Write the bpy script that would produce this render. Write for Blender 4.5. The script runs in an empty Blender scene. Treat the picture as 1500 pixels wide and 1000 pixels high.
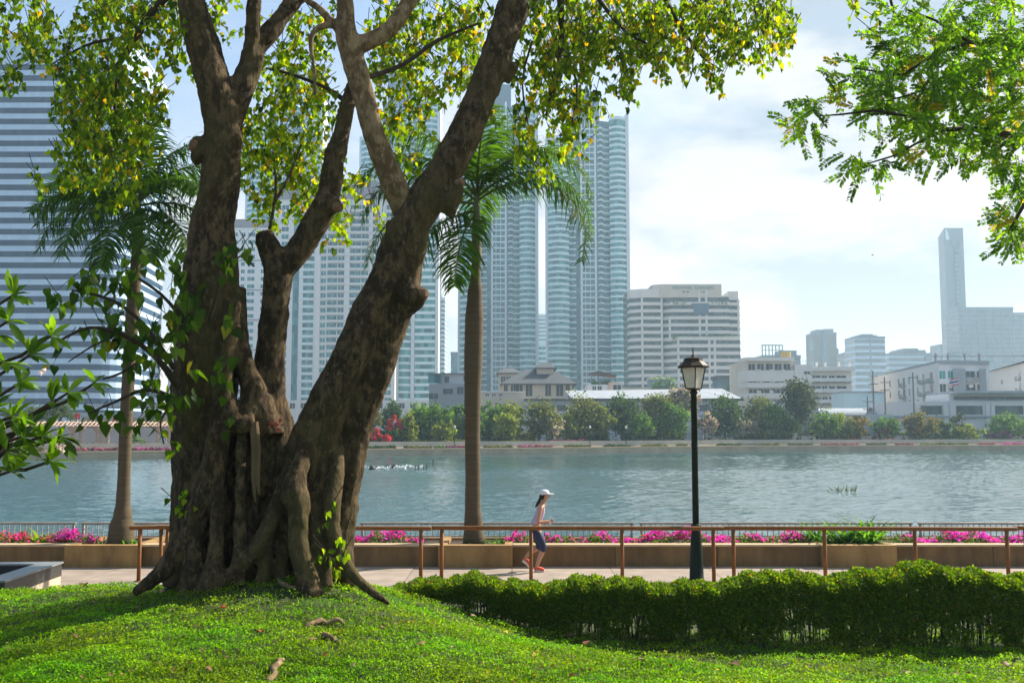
import bpy, math, random
import numpy as np
from mathutils import Vector, Matrix
R = math.radians
rng = np.random.default_rng(7); random.seed(7)
bpy.context.scene.world = None
sc = bpy.context.scene; col = sc.collection
F = 1458.0; PITCH = R(5.1); CAMZ = 2.8

def P(px, py, Y):
    """the point at forward distance Y that the 1500 x 1000 photograph shows at (px, py)"""
    u = (px - 750) / F; v = (500 - py) / F
    dy = math.cos(PITCH) - v * math.sin(PITCH); dz = math.sin(PITCH) + v * math.cos(PITCH)
    return Vector((u * Y / dy, Y, CAMZ + dz * Y / dy))
def PX(px, Y): return P(px, 630, Y).x
def PZ(py, Y): return P(750, py, Y).z
def sm(a, b, t):
    u = np.clip((np.asarray(t, float) - a) / (b - a), 0, 1); return u * u * (3 - 2 * u)

# ---------------------------------------------------------------- materials
def nt_new(name):
    m = bpy.data.materials.new(name); m.use_nodes = True
    nt = m.node_tree; b = nt.nodes['Principled BSDF']; return m, nt, b
def mat(name, c, rough=.7, var=.15, scale=2.0, c2=None, metal=0.0, spec=.4, bump=0.0, bscale=20.0, stretch=(1,1,1)):
    m, nt, b = nt_new(name); N = nt.nodes; L = nt.links
    b.inputs['Roughness'].default_value = rough; b.inputs['Metallic'].default_value = metal
    b.inputs['Specular IOR Level'].default_value = spec
    tc = N.new('ShaderNodeTexCoord'); mp = N.new('ShaderNodeMapping'); mp.inputs['Scale'].default_value = stretch
    L.new(tc.outputs['Object'], mp.inputs[0])
    n = N.new('ShaderNodeTexNoise'); n.inputs['Scale'].default_value = scale; n.inputs['Detail'].default_value = 8; n.inputs['Roughness'].default_value = .65
    L.new(mp.outputs[0], n.inputs['Vector'])
    r = N.new('ShaderNodeValToRGB'); e = r.color_ramp.elements
    e[0].position = .3; e[1].position = .7
    lo = [x * (1 - var) for x in c]; hi = [min(1, x * (1 + var)) for x in c] if c2 is None else list(c2)
    if c2 is not None: lo = list(c)
    e[0].color = (*lo, 1); e[1].color = (*hi, 1)
    L.new(n.outputs['Fac'], r.inputs[0]); L.new(r.outputs[0], b.inputs['Base Color'])
    if bump:
        n2 = N.new('ShaderNodeTexNoise'); n2.inputs['Scale'].default_value = bscale; n2.inputs['Detail'].default_value = 6
        L.new(mp.outputs[0], n2.inputs['Vector'])
        bp = N.new('ShaderNodeBump'); bp.inputs['Strength'].default_value = bump; bp.inputs['Distance'].default_value = .02
        L.new(n2.outputs['Fac'], bp.inputs['Height']); L.new(bp.outputs[0], b.inputs['Normal'])
    return m
def leaf_mat(name, trans=.45, tint=(1.15, 1.2, .35), rough=.45, spec=.35):
    """leaf colour from the mesh attribute Col; part of the light goes through the blade"""
    m, nt, b = nt_new(name); N = nt.nodes; L = nt.links
    a = N.new('ShaderNodeAttribute'); a.attribute_name = 'Col'
    L.new(a.outputs['Color'], b.inputs['Base Color']); b.inputs['Roughness'].default_value = rough
    b.inputs['Specular IOR Level'].default_value = spec
    t = N.new('ShaderNodeBsdfTranslucent'); mx = N.new('ShaderNodeMix'); mx.data_type = 'RGBA'; mx.blend_type = 'MULTIPLY'
    mx.inputs['Factor'].default_value = 1; mx.inputs['B'].default_value = (*[x * 1.5 for x in tint], 1)
    L.new(a.outputs['Color'], mx.inputs['A']); L.new(mx.outputs['Result'], t.inputs['Color'])
    s = N.new('ShaderNodeMixShader'); s.inputs[0].default_value = trans
    L.new(b.outputs[0], s.inputs[1]); L.new(t.outputs[0], s.inputs[2])
    L.new(s.outputs[0], N['Material Output'].inputs['Surface']); return m
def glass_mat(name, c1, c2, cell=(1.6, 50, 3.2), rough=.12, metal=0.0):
    """glazing of a far building: each pane a slightly different tone (blinds, curtains, and reflections put into the colour)"""
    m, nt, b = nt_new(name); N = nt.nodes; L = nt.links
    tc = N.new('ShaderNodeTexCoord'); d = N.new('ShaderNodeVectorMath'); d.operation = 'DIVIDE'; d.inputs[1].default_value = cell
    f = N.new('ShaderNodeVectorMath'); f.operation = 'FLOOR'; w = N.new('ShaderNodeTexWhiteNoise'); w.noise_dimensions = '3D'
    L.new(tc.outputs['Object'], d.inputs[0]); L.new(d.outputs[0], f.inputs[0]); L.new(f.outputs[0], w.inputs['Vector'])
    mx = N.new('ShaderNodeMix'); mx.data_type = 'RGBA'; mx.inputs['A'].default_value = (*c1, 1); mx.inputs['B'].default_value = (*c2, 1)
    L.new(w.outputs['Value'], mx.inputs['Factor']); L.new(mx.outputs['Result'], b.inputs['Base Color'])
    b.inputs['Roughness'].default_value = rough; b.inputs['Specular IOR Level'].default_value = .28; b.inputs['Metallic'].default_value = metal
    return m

# ---------------------------------------------------------------- mesh helpers
class MB:
    def __init__(s): s.v = []; s.f = []; s.mi = []; s.cur = 0
    def add(s, vs, fs):
        o = len(s.v); s.v += [tuple(v) for v in vs]; s.f += [tuple(i + o for i in f) for f in fs]; s.mi += [s.cur] * len(fs)
    def box(s, x0, x1, y0, y1, z0, z1):
        s.add([(x0,y0,z0),(x1,y0,z0),(x1,y1,z0),(x0,y1,z0),(x0,y0,z1),(x1,y0,z1),(x1,y1,z1),(x0,y1,z1)],
              [(0,3,2,1),(4,5,6,7),(0,1,5,4),(1,2,6,5),(2,3,7,6),(3,0,4,7)])
    def prism(s, pts, z0, z1):
        n = len(pts); s.add([(x,y,z0) for x,y in pts] + [(x,y,z1) for x,y in pts],
              [tuple(range(n))[::-1], tuple(range(n, 2*n))] + [(i,(i+1)%n,n+(i+1)%n,n+i) for i in range(n)])
    def extr_y(s, pts, y0, y1):
        n = len(pts); s.add([(x,y0,z) for x,z in pts] + [(x,y1,z) for x,z in pts],
              [tuple(range(n)), tuple(range(n, 2*n))[::-1]] + [(i,n+i,n+(i+1)%n,(i+1)%n) for i in range(n)])
    def strip(s, pts, z0, z1, t):
        """a wall strip of thickness t along an open plan line whose outer side faces -y when it runs towards +x"""
        n = len(pts); inn = []
        for i in range(n):
            ns = []
            for a, b in ((i-1,i),(i,i+1)):
                if a >= 0 and b < n:
                    dx, dy = pts[b][0]-pts[a][0], pts[b][1]-pts[a][1]; l = math.hypot(dx,dy) or 1; ns.append((-dy/l, dx/l))
            nx = sum(q[0] for q in ns); ny = sum(q[1] for q in ns); l = math.hypot(nx,ny) or 1; nx/=l; ny/=l
            k = t / max(.35, nx*ns[0][0]+ny*ns[0][1]); inn.append((pts[i][0]+nx*k, pts[i][1]+ny*k))
        s.prism(list(pts) + inn[::-1], z0, z1)
    def tube(s, pts, rs, n=8, cap=True):
        pts = [Vector(p) for p in pts]; vs = []; fs = []; m = len(pts)
        ref = Vector((0.31,.95,.05))
        for i, p in enumerate(pts):
            d = (pts[min(i+1,m-1)] - pts[max(i-1,0)]); d = d.normalized() if d.length > 1e-9 else Vector((0,0,1))
            u = d.cross(ref); u = u.normalized() if u.length > 1e-4 else d.orthogonal().normalized(); w = d.cross(u)
            r = rs[i] if isinstance(rs,(list,tuple)) else rs
            for k in range(n):
                a = 2*math.pi*k/n; vs.append(p + (u*math.cos(a) + w*math.sin(a))*r)
        for i in range(m-1):
            for k in range(n):
                fs.append((i*n+k, i*n+(k+1)%n, (i+1)*n+(k+1)%n, (i+1)*n+k))
        if cap: fs.append(tuple(range(n))[::-1]); fs.append(tuple(range((m-1)*n, m*n)))
        s.add(vs, fs)
    def lathe(s, prof, n=16, c=(0,0,0)):
        s.tube([(c[0],c[1],c[2]+z) for r,z in prof], [max(r,1e-4) for r,z in prof], n)
    def build(s, name, m, parent=None, smooth=False, loc=None):
        me = bpy.data.meshes.new(name); me.from_pydata(s.v, [], s.f)
        for x in (m if isinstance(m,(list,tuple)) else [m]): me.materials.append(x)
        if isinstance(m,(list,tuple)): me.polygons.foreach_set('material_index', s.mi)
        if smooth: me.polygons.foreach_set('use_smooth', [True]*len(s.f))
        me.update(); return link(name, me, parent, loc)
def link(name, me, parent=None, loc=None):
    o = bpy.data.objects.new(name, me); col.objects.link(o)
    if parent is not None: o.parent = parent
    if loc is not None: o.location = loc
    return o
def thing(name, label, cat, loc=(0,0,0), rz=0, group=None):
    o = bpy.data.objects.new(name, None); col.objects.link(o); o.empty_display_size = .2
    o.location = loc; o.rotation_euler = (0,0,rz); return tag(o, label, cat, group)
def tag(o, label, cat, group=None, kind='thing'):
    o['label'] = label; o['category'] = cat; o['kind'] = kind
    if group: o['group'] = group
    return o
def struct(o, kind='structure'): o['kind'] = kind; return o
def tri_mesh(name, V, T, m, parent=None, C=None, smooth=False, loc=None):
    """mesh from numpy vertices, triangles and a per-vertex colour"""
    me = bpy.data.meshes.new(name); V = np.asarray(V, np.float32).reshape(-1,3); T = np.asarray(T, np.int32).reshape(-1,3)
    me.vertices.add(len(V)); me.vertices.foreach_set('co', V.ravel())
    me.loops.add(T.size); me.loops.foreach_set('vertex_index', T.ravel())
    me.polygons.add(len(T)); me.polygons.foreach_set('loop_start', np.arange(0, T.size, 3, dtype=np.int32))
    me.polygons.foreach_set('loop_total', np.full(len(T), 3, np.int32))
    if smooth: me.polygons.foreach_set('use_smooth', np.ones(len(T), bool))
    me.materials.append(m)
    if C is not None:
        at = me.color_attributes.new('Col', 'FLOAT_COLOR', 'POINT'); c4 = np.ones((len(V),4), np.float32); c4[:,:3] = C
        at.data.foreach_set('color', c4.ravel())
    me.update(); me.validate(); return link(name, me, parent, loc)
def evaluated(o):
    dg = bpy.context.evaluated_depsgraph_get(); me = bpy.data.meshes.new_from_object(o.evaluated_get(dg))
    old = o.data; o.modifiers.clear(); o.data = me; bpy.data.meshes.remove(old); return o

# leaf outlines: (across, along, up) and triangles
HEART = (np.array([(0,.06,0),(0,.36,-.02),(0,.68,-.03),(0,1.12,-.1),(.30,-.03,.05),(.45,.24,.08),(.29,.60,.05),(-.30,-.03,.05),(-.45,.24,.08),(-.29,.60,.05)]),
         np.array([(0,4,5),(0,5,1),(1,5,6),(1,6,2),(2,6,3),(0,8,7),(0,1,8),(1,9,8),(1,2,9),(2,3,9)]))
BLADE = (np.array([(0,0,0),(.28,.4,.07),(0,.5,-.02),(-.28,.4,.07),(0,1,-.06)]), np.array([(0,1,2),(0,2,3),(1,4,2),(2,4,3)]))
OVAL = (np.array([(0,0,0),(.36,.55,.05),(-.36,.55,.05),(0,1,-.05)]), np.array([(0,1,2),(1,3,2)]))
QUAD = (np.array([(-.5,-.5,0),(.5,-.4,.08),(.45,.5,-.05),(-.4,.45,.06)]), np.array([(0,1,2),(0,2,3)]))
def unit(a): return a / np.maximum(np.linalg.norm(a, axis=1, keepdims=True), 1e-9)
def leaves(pos, tip, size, shape, color, nrm=None):
    """one leaf at each pos, pointing along tip; returns vertices, triangles, colours"""
    t, tri = shape; n = len(pos); tip = unit(tip)
    if nrm is None: nrm = rng.normal(size=(n,3))
    u = unit(np.cross(tip, nrm)); w = np.cross(u, tip); s = np.asarray(size).reshape(-1,1,1) * np.ones((n,1,1))
    V = pos[:,None,:] + s * (t[None,:,0:1]*u[:,None,:] + t[None,:,1:2]*tip[:,None,:] + t[None,:,2:3]*w[:,None,:])
    T = tri[None,:,:] + (np.arange(n)*len(t))[:,None,None]
    C = np.repeat(color, len(t), axis=0)
    return V.reshape(-1,3), T.reshape(-1,3), C
def palette(n, cols, weights, jit=.2):
    c = np.array(cols)[rng.choice(len(cols), n, p=np.array(weights)/sum(weights))]
    return np.clip(c * rng.uniform(1-jit, 1+jit, (n,1)), .002, 1)
def cat(parts):
    o = 0; Vs=[];Ts=[];Cs=[]
    for V,T,C in parts: Vs.append(V); Ts.append(T+o); Cs.append(C); o += len(V)
    return np.concatenate(Vs), np.concatenate(Ts), np.concatenate(Cs)

# ---------------------------------------------------------------- camera, sun, sky, air
SUN_AZ, SUN_EL = R(57), R(38)
cd = bpy.data.cameras.new('camera'); cam = bpy.data.objects.new('camera', cd); col.objects.link(cam); sc.camera = cam
cd.sensor_width = 36; cd.lens = 36 * F / 1500; cd.clip_end = 20000; cd.clip_start = .1
cam.location = (0,0,CAMZ); cam.rotation_euler = (R(90)+PITCH, 0, 0)
ld = bpy.data.lights.new('sun','SUN'); ld.energy = 5.0; ld.angle = R(.5); ld.color = (1,.93,.82)
sun = bpy.data.objects.new('sun', ld); col.objects.link(sun)
sdir = Vector((math.sin(SUN_AZ)*math.cos(SUN_EL), math.cos(SUN_AZ)*math.cos(SUN_EL), math.sin(SUN_EL)))
sun.rotation_euler = sdir.to_track_quat('Z','Y').to_euler(); sun.location = sdir*50
w = bpy.data.worlds.new('World'); sc.world = w; w.use_nodes = True
N = w.node_tree.nodes; L = w.node_tree.links; bg = N['Background']; bg.inputs[1].default_value = .095
sky = N.new('ShaderNodeTexSky'); sky.sky_type = 'NISHITA'; sky.sun_disc = False; sky.sun_elevation = SUN_EL; sky.sun_rotation = SUN_AZ
sky.air_density = 1.0; sky.dust_density = 1.0; sky.ozone_density = 1.6
OFF = (1.3,2.7,.1)
tc = N.new('ShaderNodeTexCoord'); mp = N.new('ShaderNodeMapping'); mp.inputs['Scale'].default_value = (1,1,2.6)
L.new(tc.outputs['Generated'], mp.inputs[0])
def wnoise(scale, detail, rough, off):
    n = N.new('ShaderNodeTexNoise'); n.inputs['Scale'].default_value = scale; n.inputs['Detail'].default_value = detail; n.inputs['Roughness'].default_value = rough
    m2 = N.new('ShaderNodeMapping'); m2.inputs['Location'].default_value = off; L.new(mp.outputs[0], m2.inputs[0]); L.new(m2.outputs[0], n.inputs['Vector']); return n
def wramp(src, a, b):
    r = N.new('ShaderNodeValToRGB'); r.color_ramp.elements[0].position = a; r.color_ramp.elements[1].position = b; L.new(src, r.inputs[0]); return r
# thin bright cloud over most of the sunward sky, thinning to open blue away from the sun
dotn = N.new('ShaderNodeVectorMath'); dotn.operation = 'DOT_PRODUCT'; dotn.inputs[1].default_value = tuple(sdir)
L.new(tc.outputs['Generated'], dotn.inputs[0])
veil = N.new('ShaderNodeMapRange'); veil.inputs['From Min'].default_value = .30; veil.inputs['From Max'].default_value = .80
veil.inputs['To Min'].default_value = -.24; veil.inputs['To Max'].default_value = .26; L.new(dotn.outputs['Value'], veil.inputs['Value'])
n1 = wnoise(2.6, 9, .58, (1.7,.4,.2)); addv = N.new('ShaderNodeMath'); addv.operation = 'ADD'
L.new(n1.outputs['Fac'], addv.inputs[0]); L.new(veil.outputs[0], addv.inputs[1])
sep = N.new('ShaderNodeSeparateXYZ'); L.new(tc.outputs['Generated'], sep.inputs[0])
low = N.new('ShaderNodeMapRange'); low.inputs['From Min'].default_value = .04; low.inputs['From Max'].default_value = .34; low.inputs['To Min'].default_value = .42; low.inputs['To Max'].default_value = 0; L.new(sep.outputs['Z'], low.inputs['Value'])
add2 = N.new('ShaderNodeMath'); add2.operation = 'ADD'; L.new(addv.outputs[0], add2.inputs[0]); L.new(low.outputs[0], add2.inputs[1]); r1 = wramp(add2.outputs[0], .36, .70)
n2 = wnoise(4.6, 9, .58, OFF); r2 = wramp(n2.outputs['Fac'], .40, .55)
ccol = N.new('ShaderNodeMix'); ccol.data_type = 'RGBA'; ccol.inputs['A'].default_value = (2.25,2.8,3.5,1); ccol.inputs['B'].default_value = (4.15,4.25,4.4,1)
L.new(r2.outputs[0], ccol.inputs['Factor'])
mxs = N.new('ShaderNodeMix'); mxs.data_type = 'RGBA'; L.new(r1.outputs[0], mxs.inputs['Factor']); L.new(sky.outputs[0], mxs.inputs['A']); L.new(ccol.outputs['Result'], mxs.inputs['B'])
L.new(mxs.outputs['Result'], bg.inputs[0])
sc.view_settings.view_transform = 'Standard'; sc.view_settings.look = 'None'; sc.view_settings.exposure = 1.08; sc.view_settings.gamma = 1
sc.cycles.use_denoising = True
sc.cycles.max_bounces = 8; sc.cycles.diffuse_bounces = 3; sc.cycles.glossy_bounces = 3; sc.cycles.transmission_bounces = 6; sc.cycles.transparent_max_bounces = 8
sc.cycles.volume_bounces = 2; sc.cycles.sample_clamp_indirect = 8
HB = MB(); HB.box(-2600,2600,-60,2600,-5,225)
hm = bpy.data.materials.new('haze_air'); hm.use_nodes = True; hn = hm.node_tree; hn.nodes.clear()
ho = hn.nodes.new('ShaderNodeOutputMaterial'); hv = hn.nodes.new('ShaderNodeVolumePrincipled')
hv.inputs['Color'].default_value = (.60,.84,1.0,1); hv.inputs['Absorption Color'].default_value = (1,1,1,1); hv.inputs['Density'].default_value = .00034; hv.inputs['Anisotropy'].default_value = .25
hn.links.new(hv.outputs[0], ho.inputs['Volume'])
hz = HB.build('haze', hm); struct(hz, 'stuff')

# ---------------------------------------------------------------- common materials
M = {}
M['bark'] = None
M['conc'] = mat('planter_concrete', (.115,.068,.028), .85, .42, 2.6, c2=(.29,.175,.068), bump=.25, bscale=30, stretch=(1,1,.3))
M['conc2'] = mat('planter_concrete_light', (.20,.115,.04), .85, .32, 2.6, c2=(.42,.26,.095), bump=.2, bscale=30, stretch=(1,1,.4))
M['coping'] = mat('coping_stone', (.46,.34,.20), .8, .15, 3, bump=.15)
M['soil'] = mat('soil', (.06,.04,.025), .95, .3, 6, bump=.6, bscale=40)
M['rail'] = mat('brown_rail_paint', (.17,.066,.018), .6, .25, 5, c2=(.26,.11,.032), spec=.15, bump=.08, bscale=60)
M['bal'] = mat('grey_brown_rail', (.38,.32,.25), .5, .2, 4)
M['lamp'] = mat('lamp_green_black', (.006,.016,.012), .5, .4, 8, c2=(.015,.028,.02), bump=.08, spec=.1)
M['rust'] = mat('lamp_worn_metal', (.02,.02,.014), .5, .4, 14, c2=(.055,.032,.018), bump=.1, spec=.15)
M['frost'] = mat('frosted_lamp_glass', (.62,.60,.50), .3, .14, 7)
M['granite'] = mat('dark_granite', (.045,.045,.042), .35, .4, 60, spec=.5)
M['granite2'] = mat('granite_coping', (.22,.24,.24), .3, .2, 60, spec=.5)
M['beige'] = mat('beige_render', (.52,.43,.31), .85, .14, 5, bump=.25, bscale=50)
M['leaf'] = leaf_mat('bodhi_leaf', .64, (1.25,1.2,.2), .5, .2)
M['rain_leaf'] = leaf_mat('rain_tree_leaf', .62, (1.1,1.25,.25), .5, .25)
M['leaf_dark'] = leaf_mat('shade_leaf', .32, (1.0,1.2,.3))
M['grass'] = leaf_mat('groundcover_leaf', .46, (1.2,1.2,.12), .55, .15)
M['far_leaf'] = leaf_mat('far_tree_leaf', .3, (1,1.15,.5), .7, .15)
M['petal'] = leaf_mat('petal', .45, (1.1,.7,1.0), .6, .2)
M['palm'] = leaf_mat('palm_leaf', .5, (1.35,1.4,.25), .6, .08)
M['twig'] = mat('twig_bark', (.05,.035,.02), .9, .4, 10)
M['bark_far'] = mat('far_trunk', (.06,.05,.04), .9, .3, 3)
# ---------------------------------------------------------------- ground, lake, lawn, path
SH = [(-400,60),(-160,95),(-65.3,127),(-42.6,138),(-20.6,150),(0,158),(43.7,182),(98,191),(220,204),(500,220)]
def shore(x): return np.interp(x, [p[0] for p in SH], [p[1] for p in SH])
def lawn_z(x, y):
    x = np.asarray(x, float); y = np.asarray(y, float)
    wdt = 3.0 + np.maximum(0, 12 - y) * 1.3
    A = 1 - sm(-2.25, -2.25 + wdt * .98, x); B = 1 - sm(12.3, 16.2, y)
    base = (.15 + .5 * (1 - sm(7, 12.3, y))) * (1 - sm(13.5, 16.8, y)) - .04 * sm(14, 16.8, y)
    z = base + (.86 - base) * A * B
    z = z - .11 * np.maximum(0, -3.7 - x) * (1 - sm(10, 15, y))
    z = z + .22 * np.exp(-((x + 2.95)**2 / 1.1 + (y - 11.6)**2 / 1.3))
    return z + (.018 * np.sin(x*2.3 + y*1.1) + .012 * np.sin(x*4.7 - y*3.9 + 1)) * (1 - sm(14, 16, y))
def grid_mesh(name, xs, ys, zf, m):
    X, Y = np.meshgrid(xs, ys); Z = zf(X, Y); nx, ny = len(xs), len(ys)
    V = np.stack([X, Y, Z], -1).reshape(-1,3); i = np.arange(nx*ny).reshape(ny,nx)
    a,b,c,d = i[:-1,:-1].ravel(), i[:-1,1:].ravel(), i[1:,1:].ravel(), i[1:,:-1].ravel()
    return tri_mesh(name, V, np.concatenate([np.stack([a,b,c],1), np.stack([a,c,d],1)]), m, smooth=True)
def ground_z(X, Y):
    s = shore(X); z = np.full(X.shape, -.25)
    near = 1 - sm(22.7, 23.0, Y); far = sm(1.0, 2.2, Y - s)
    return np.where(near > 0.0, -.12*near - 3.0*(1-near), np.where(far > 0, -3.0*(1-far) + .30*far, -3.0))
xs = np.unique(np.concatenate([np.linspace(-2500,-300,12), np.linspace(-300,300,121), np.linspace(300,2500,12)]))
ys = np.unique(np.concatenate([np.array([-50,0,10,22.6,22.75,22.9,23.05,24]), np.linspace(30,240,211), np.linspace(250,2500,20)]))
struct(grid_mesh('ground', xs, ys, ground_z, mat('ground_soil', (.13,.11,.08), .95, .25, .3)))
lawn_m = mat('lawn_soil', (.020,.03,.008), .95, .4, 3, c2=(.05,.07,.014), bump=.5, bscale=25)
struct(grid_mesh('lawn', np.linspace(-14,14,141), np.linspace(1,16.85,120), lawn_z, lawn_m))
# water
wm, nt, b = nt_new('lake_water'); N = nt.nodes; L = nt.links
b.inputs['Base Color'].default_value = (.048,.098,.102,1); b.inputs['Roughness'].default_value = .12; b.inputs['IOR'].default_value = 1.33
tc = N.new('ShaderNodeTexCoord'); hs = None
for sca, stre, wt in ((1.05,(1,1.5,1),1.0),(3.1,(1,1.35,1),.50),(.16,(1,1.2,1),1.3)):
    mp = N.new('ShaderNodeMapping'); mp.inputs['Scale'].default_value = stre; mp.inputs['Rotation'].default_value = (0,0,.35*sca)
    n = N.new('ShaderNodeTexNoise'); n.inputs['Scale'].default_value = sca; n.inputs['Detail'].default_value = 3; n.inputs['Roughness'].default_value = .6
    L.new(tc.outputs['Object'], mp.inputs[0]); L.new(mp.outputs[0], n.inputs['Vector'])
    m2 = N.new('ShaderNodeMath'); m2.operation = 'MULTIPLY'; m2.inputs[1].default_value = wt; L.new(n.outputs['Fac'], m2.inputs[0])
    if hs is None: hs = m2
    else:
        ad = N.new('ShaderNodeMath'); ad.operation = 'ADD'; L.new(hs.outputs[0], ad.inputs[0]); L.new(m2.outputs[0], ad.inputs[1]); hs = ad
bp = N.new('ShaderNodeBump'); bp.inputs['Strength'].default_value = .6; bp.inputs['Distance'].default_value = .05
L.new(hs.outputs[0], bp.inputs['Height']); L.new(bp.outputs[0], b.inputs['Normal'])
# small wind waves as real relief, finer near the path
WV = []
for wl_, amp, k in ((.34,.0052,10),(.6,.0068,14),(1.1,.0070,12),(2.1,.007,10),(4.5,.006,6)):
    for _ in range(k):
        l = wl_*rng.uniform(.75,1.3); a_ = R(-62)+rng.normal(0,.55); WV.append((2*math.pi/l*math.cos(a_), 2*math.pi/l*math.sin(a_), rng.uniform(0,6.28), amp*rng.uniform(.5,1.2)*1.1, l))
def wave_z(X, Y, lmin):
    z = np.zeros(X.shape); patch = .72+.38*np.sin(X*.05+1.3*np.sin(Y*.07))*np.sin(Y*.09+.8)
    for kx, ky, ph, am, l in WV:
        if l > lmin: z += am*np.sin(kx*X+ky*Y+ph)
    return -1.0 + z*patch
wx, wy, wt = [], [], []; VW=[];TW_=[];ow=0
for y0_, y1_, hw0, dx_, dy_, lm in ((22.9,48,34,.085,.11,.2),(48,95,60,.19,.25,.3),(95,240,125,.30,.40,.5)):
    gx = np.arange(-hw0, hw0+dx_, dx_); gy = np.arange(y0_, y1_+dy_*.5, dy_); gy[-1] = y1_
    Xg, Yg = np.meshgrid(gx, gy); Zg = wave_z(Xg, Yg, lm); nx = len(gx); ny = len(gy)
    idx = np.arange(nx*ny).reshape(ny,nx); keepc = (Yg[:-1,:-1] < shore(Xg[:-1,:-1])+1.2)
    a0,b0,c0,d0 = idx[:-1,:-1][keepc], idx[:-1,1:][keepc], idx[1:,1:][keepc], idx[1:,:-1][keepc]
    VW.append(np.stack([Xg,Yg,Zg],-1).reshape(-1,3)); TW_.append(np.concatenate([np.stack([a0,b0,c0],1),np.stack([a0,c0,d0],1)])+ow); ow += nx*ny
# calm outer water either side, out of the picture
for sx in (-1,1):
    for y0_, y1_, hw0 in ((22.9,48,34),(48,95,60),(95,240,125)):
        x0_, x1_ = sx*hw0, sx*520; q_ = np.array([(x0_,y0_,-1.0),(x1_,y0_,-1.0),(x1_,y1_,-1.0),(x0_,y1_,-1.0)]); VW.append(q_); TW_.append(np.array([(0,1,2),(0,2,3)] if sx > 0 else [(0,2,1),(0,3,2)])+ow); ow += 4
struct(tri_mesh('water', np.concatenate(VW), np.concatenate(TW_), wm, smooth=True))
# path
pm, nt, b = nt_new('path_paving'); N = nt.nodes; L = nt.links; b.inputs['Roughness'].default_value = .8
tc = N.new('ShaderNodeTexCoord'); br = N.new('ShaderNodeTexBrick'); br.offset = 0; br.inputs['Scale'].default_value = 1
br.inputs['Color1'].default_value = (.30,.245,.195,1); br.inputs['Color2'].default_value = (.26,.215,.17,1); br.inputs['Mortar'].default_value = (.14,.11,.085,1)
br.inputs['Mortar Size'].default_value = .012; br.inputs['Brick Width'].default_value = 2.0; br.inputs['Row Height'].default_value = 1.35
n = N.new('ShaderNodeTexNoise'); n.inputs['Scale'].default_value = 2.2; n.inputs['Detail'].default_value = 9
mx = N.new('ShaderNodeMix'); mx.data_type = 'RGBA'; mx.blend_type = 'OVERLAY'; mx.inputs['Factor'].default_value = .45
L.new(tc.outputs['Object'], br.inputs['Vector']); L.new(tc.outputs['Object'], n.inputs['Vector'])
L.new(br.outputs['Color'], mx.inputs['A']); L.new(n.outputs['Fac'], mx.inputs['B']); L.new(mx.outputs['Result'], b.inputs['Base Color'])
b1 = MB(); b1.box(-60,60,16.95,20.94,-.5,0); struct(b1.build('path', pm))
b1 = MB(); b1.box(-60,60,16.83,16.95,-.5,.012); struct(b1.build('kerb', M['coping']))
b1 = MB(); b1.box(-7.3,-3.2,18.55,18.62,-.1,.004); b1.box(-7.4,-7.33,17.0,18.5,-.1,.004)
mk = mat('pale_path_line', (.55,.5,.42), .8, .15, 8)
for k in range(4):
    x = -7.2 + k*1.25; b1.add([(x,17.0,.004),(x+.07,17.0,.004),(x+1.4,18.5,.004),(x+1.33,18.5,.004)], [(0,1,2,3)])
struct(b1.build('path_markings', mk))

# ---------------------------------------------------------------- groundcover on the lawn
n = 540000
yy = 1 / rng.uniform(1/15.5, 1/5.6, n); xx = rng.uniform(-.68, .80, n) * yy + rng.uniform(-.4,.4,n)
ok = ~((xx > -1.3) & (yy > 13.4)); xx, yy = xx[ok], yy[ok]; n = len(xx)
cl = np.sin(xx*5.1+np.sin(yy*3.7)*2)*np.sin(yy*6.3+np.sin(xx*4.1)*2) + .6*np.sin(xx*13+yy*3)*np.sin(yy*15-xx*5)
dist = np.hypot(xx, yy)
big = np.sin(xx*1.7+np.sin(yy*1.3)*1.5)*np.sin(yy*1.9-xx*.6)
hh = np.clip(.022 + .030*cl + .016*big + rng.uniform(0,.04,n), .002, .1)
pos = np.stack([xx, yy, lawn_z(xx,yy) + hh], 1)
tip = rng.normal(size=(n,3)) * (1,1,.45) + (0,0,.35); nr = rng.normal(size=(n,3))*.55 + (0,0,1)
grn = palette(n, [(.095,.21,.006),(.15,.30,.008),(.21,.36,.010),(.34,.34,.014),(.055,.12,.006),(.20,.13,.04)], [4,5.5,2.2,.08,2.2,.2], .16)
grn = grn*np.clip(1+.22*big+.22*cl,.45,1.5)[:,None]*np.stack([np.clip(1+.25*np.sin(xx*2.9+yy*.7)*np.sin(yy*2.3-1),.7,1.3),np.ones(n),np.ones(n)],1)
worn = np.exp(-((xx+2.6)**2/1.6+(yy-11.0)**2/.12))+.8*np.exp(-((xx+1.55)**2/.15+(yy-9.3)**2/.05))+.7*np.exp(-((xx+1.9)**2/.05+(yy-7.3)**2/.25)); okw = rng.uniform(0,1,n) > worn*.75; pos, tip, nr, grn, dist = pos[okw], tip[okw], nr[okw], grn[okw], dist[okw]; n = len(pos)
V,T,C = leaves(pos, tip, rng.uniform(.013,.027,n)*(.6+.055*dist), OVAL, grn, nr)
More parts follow.
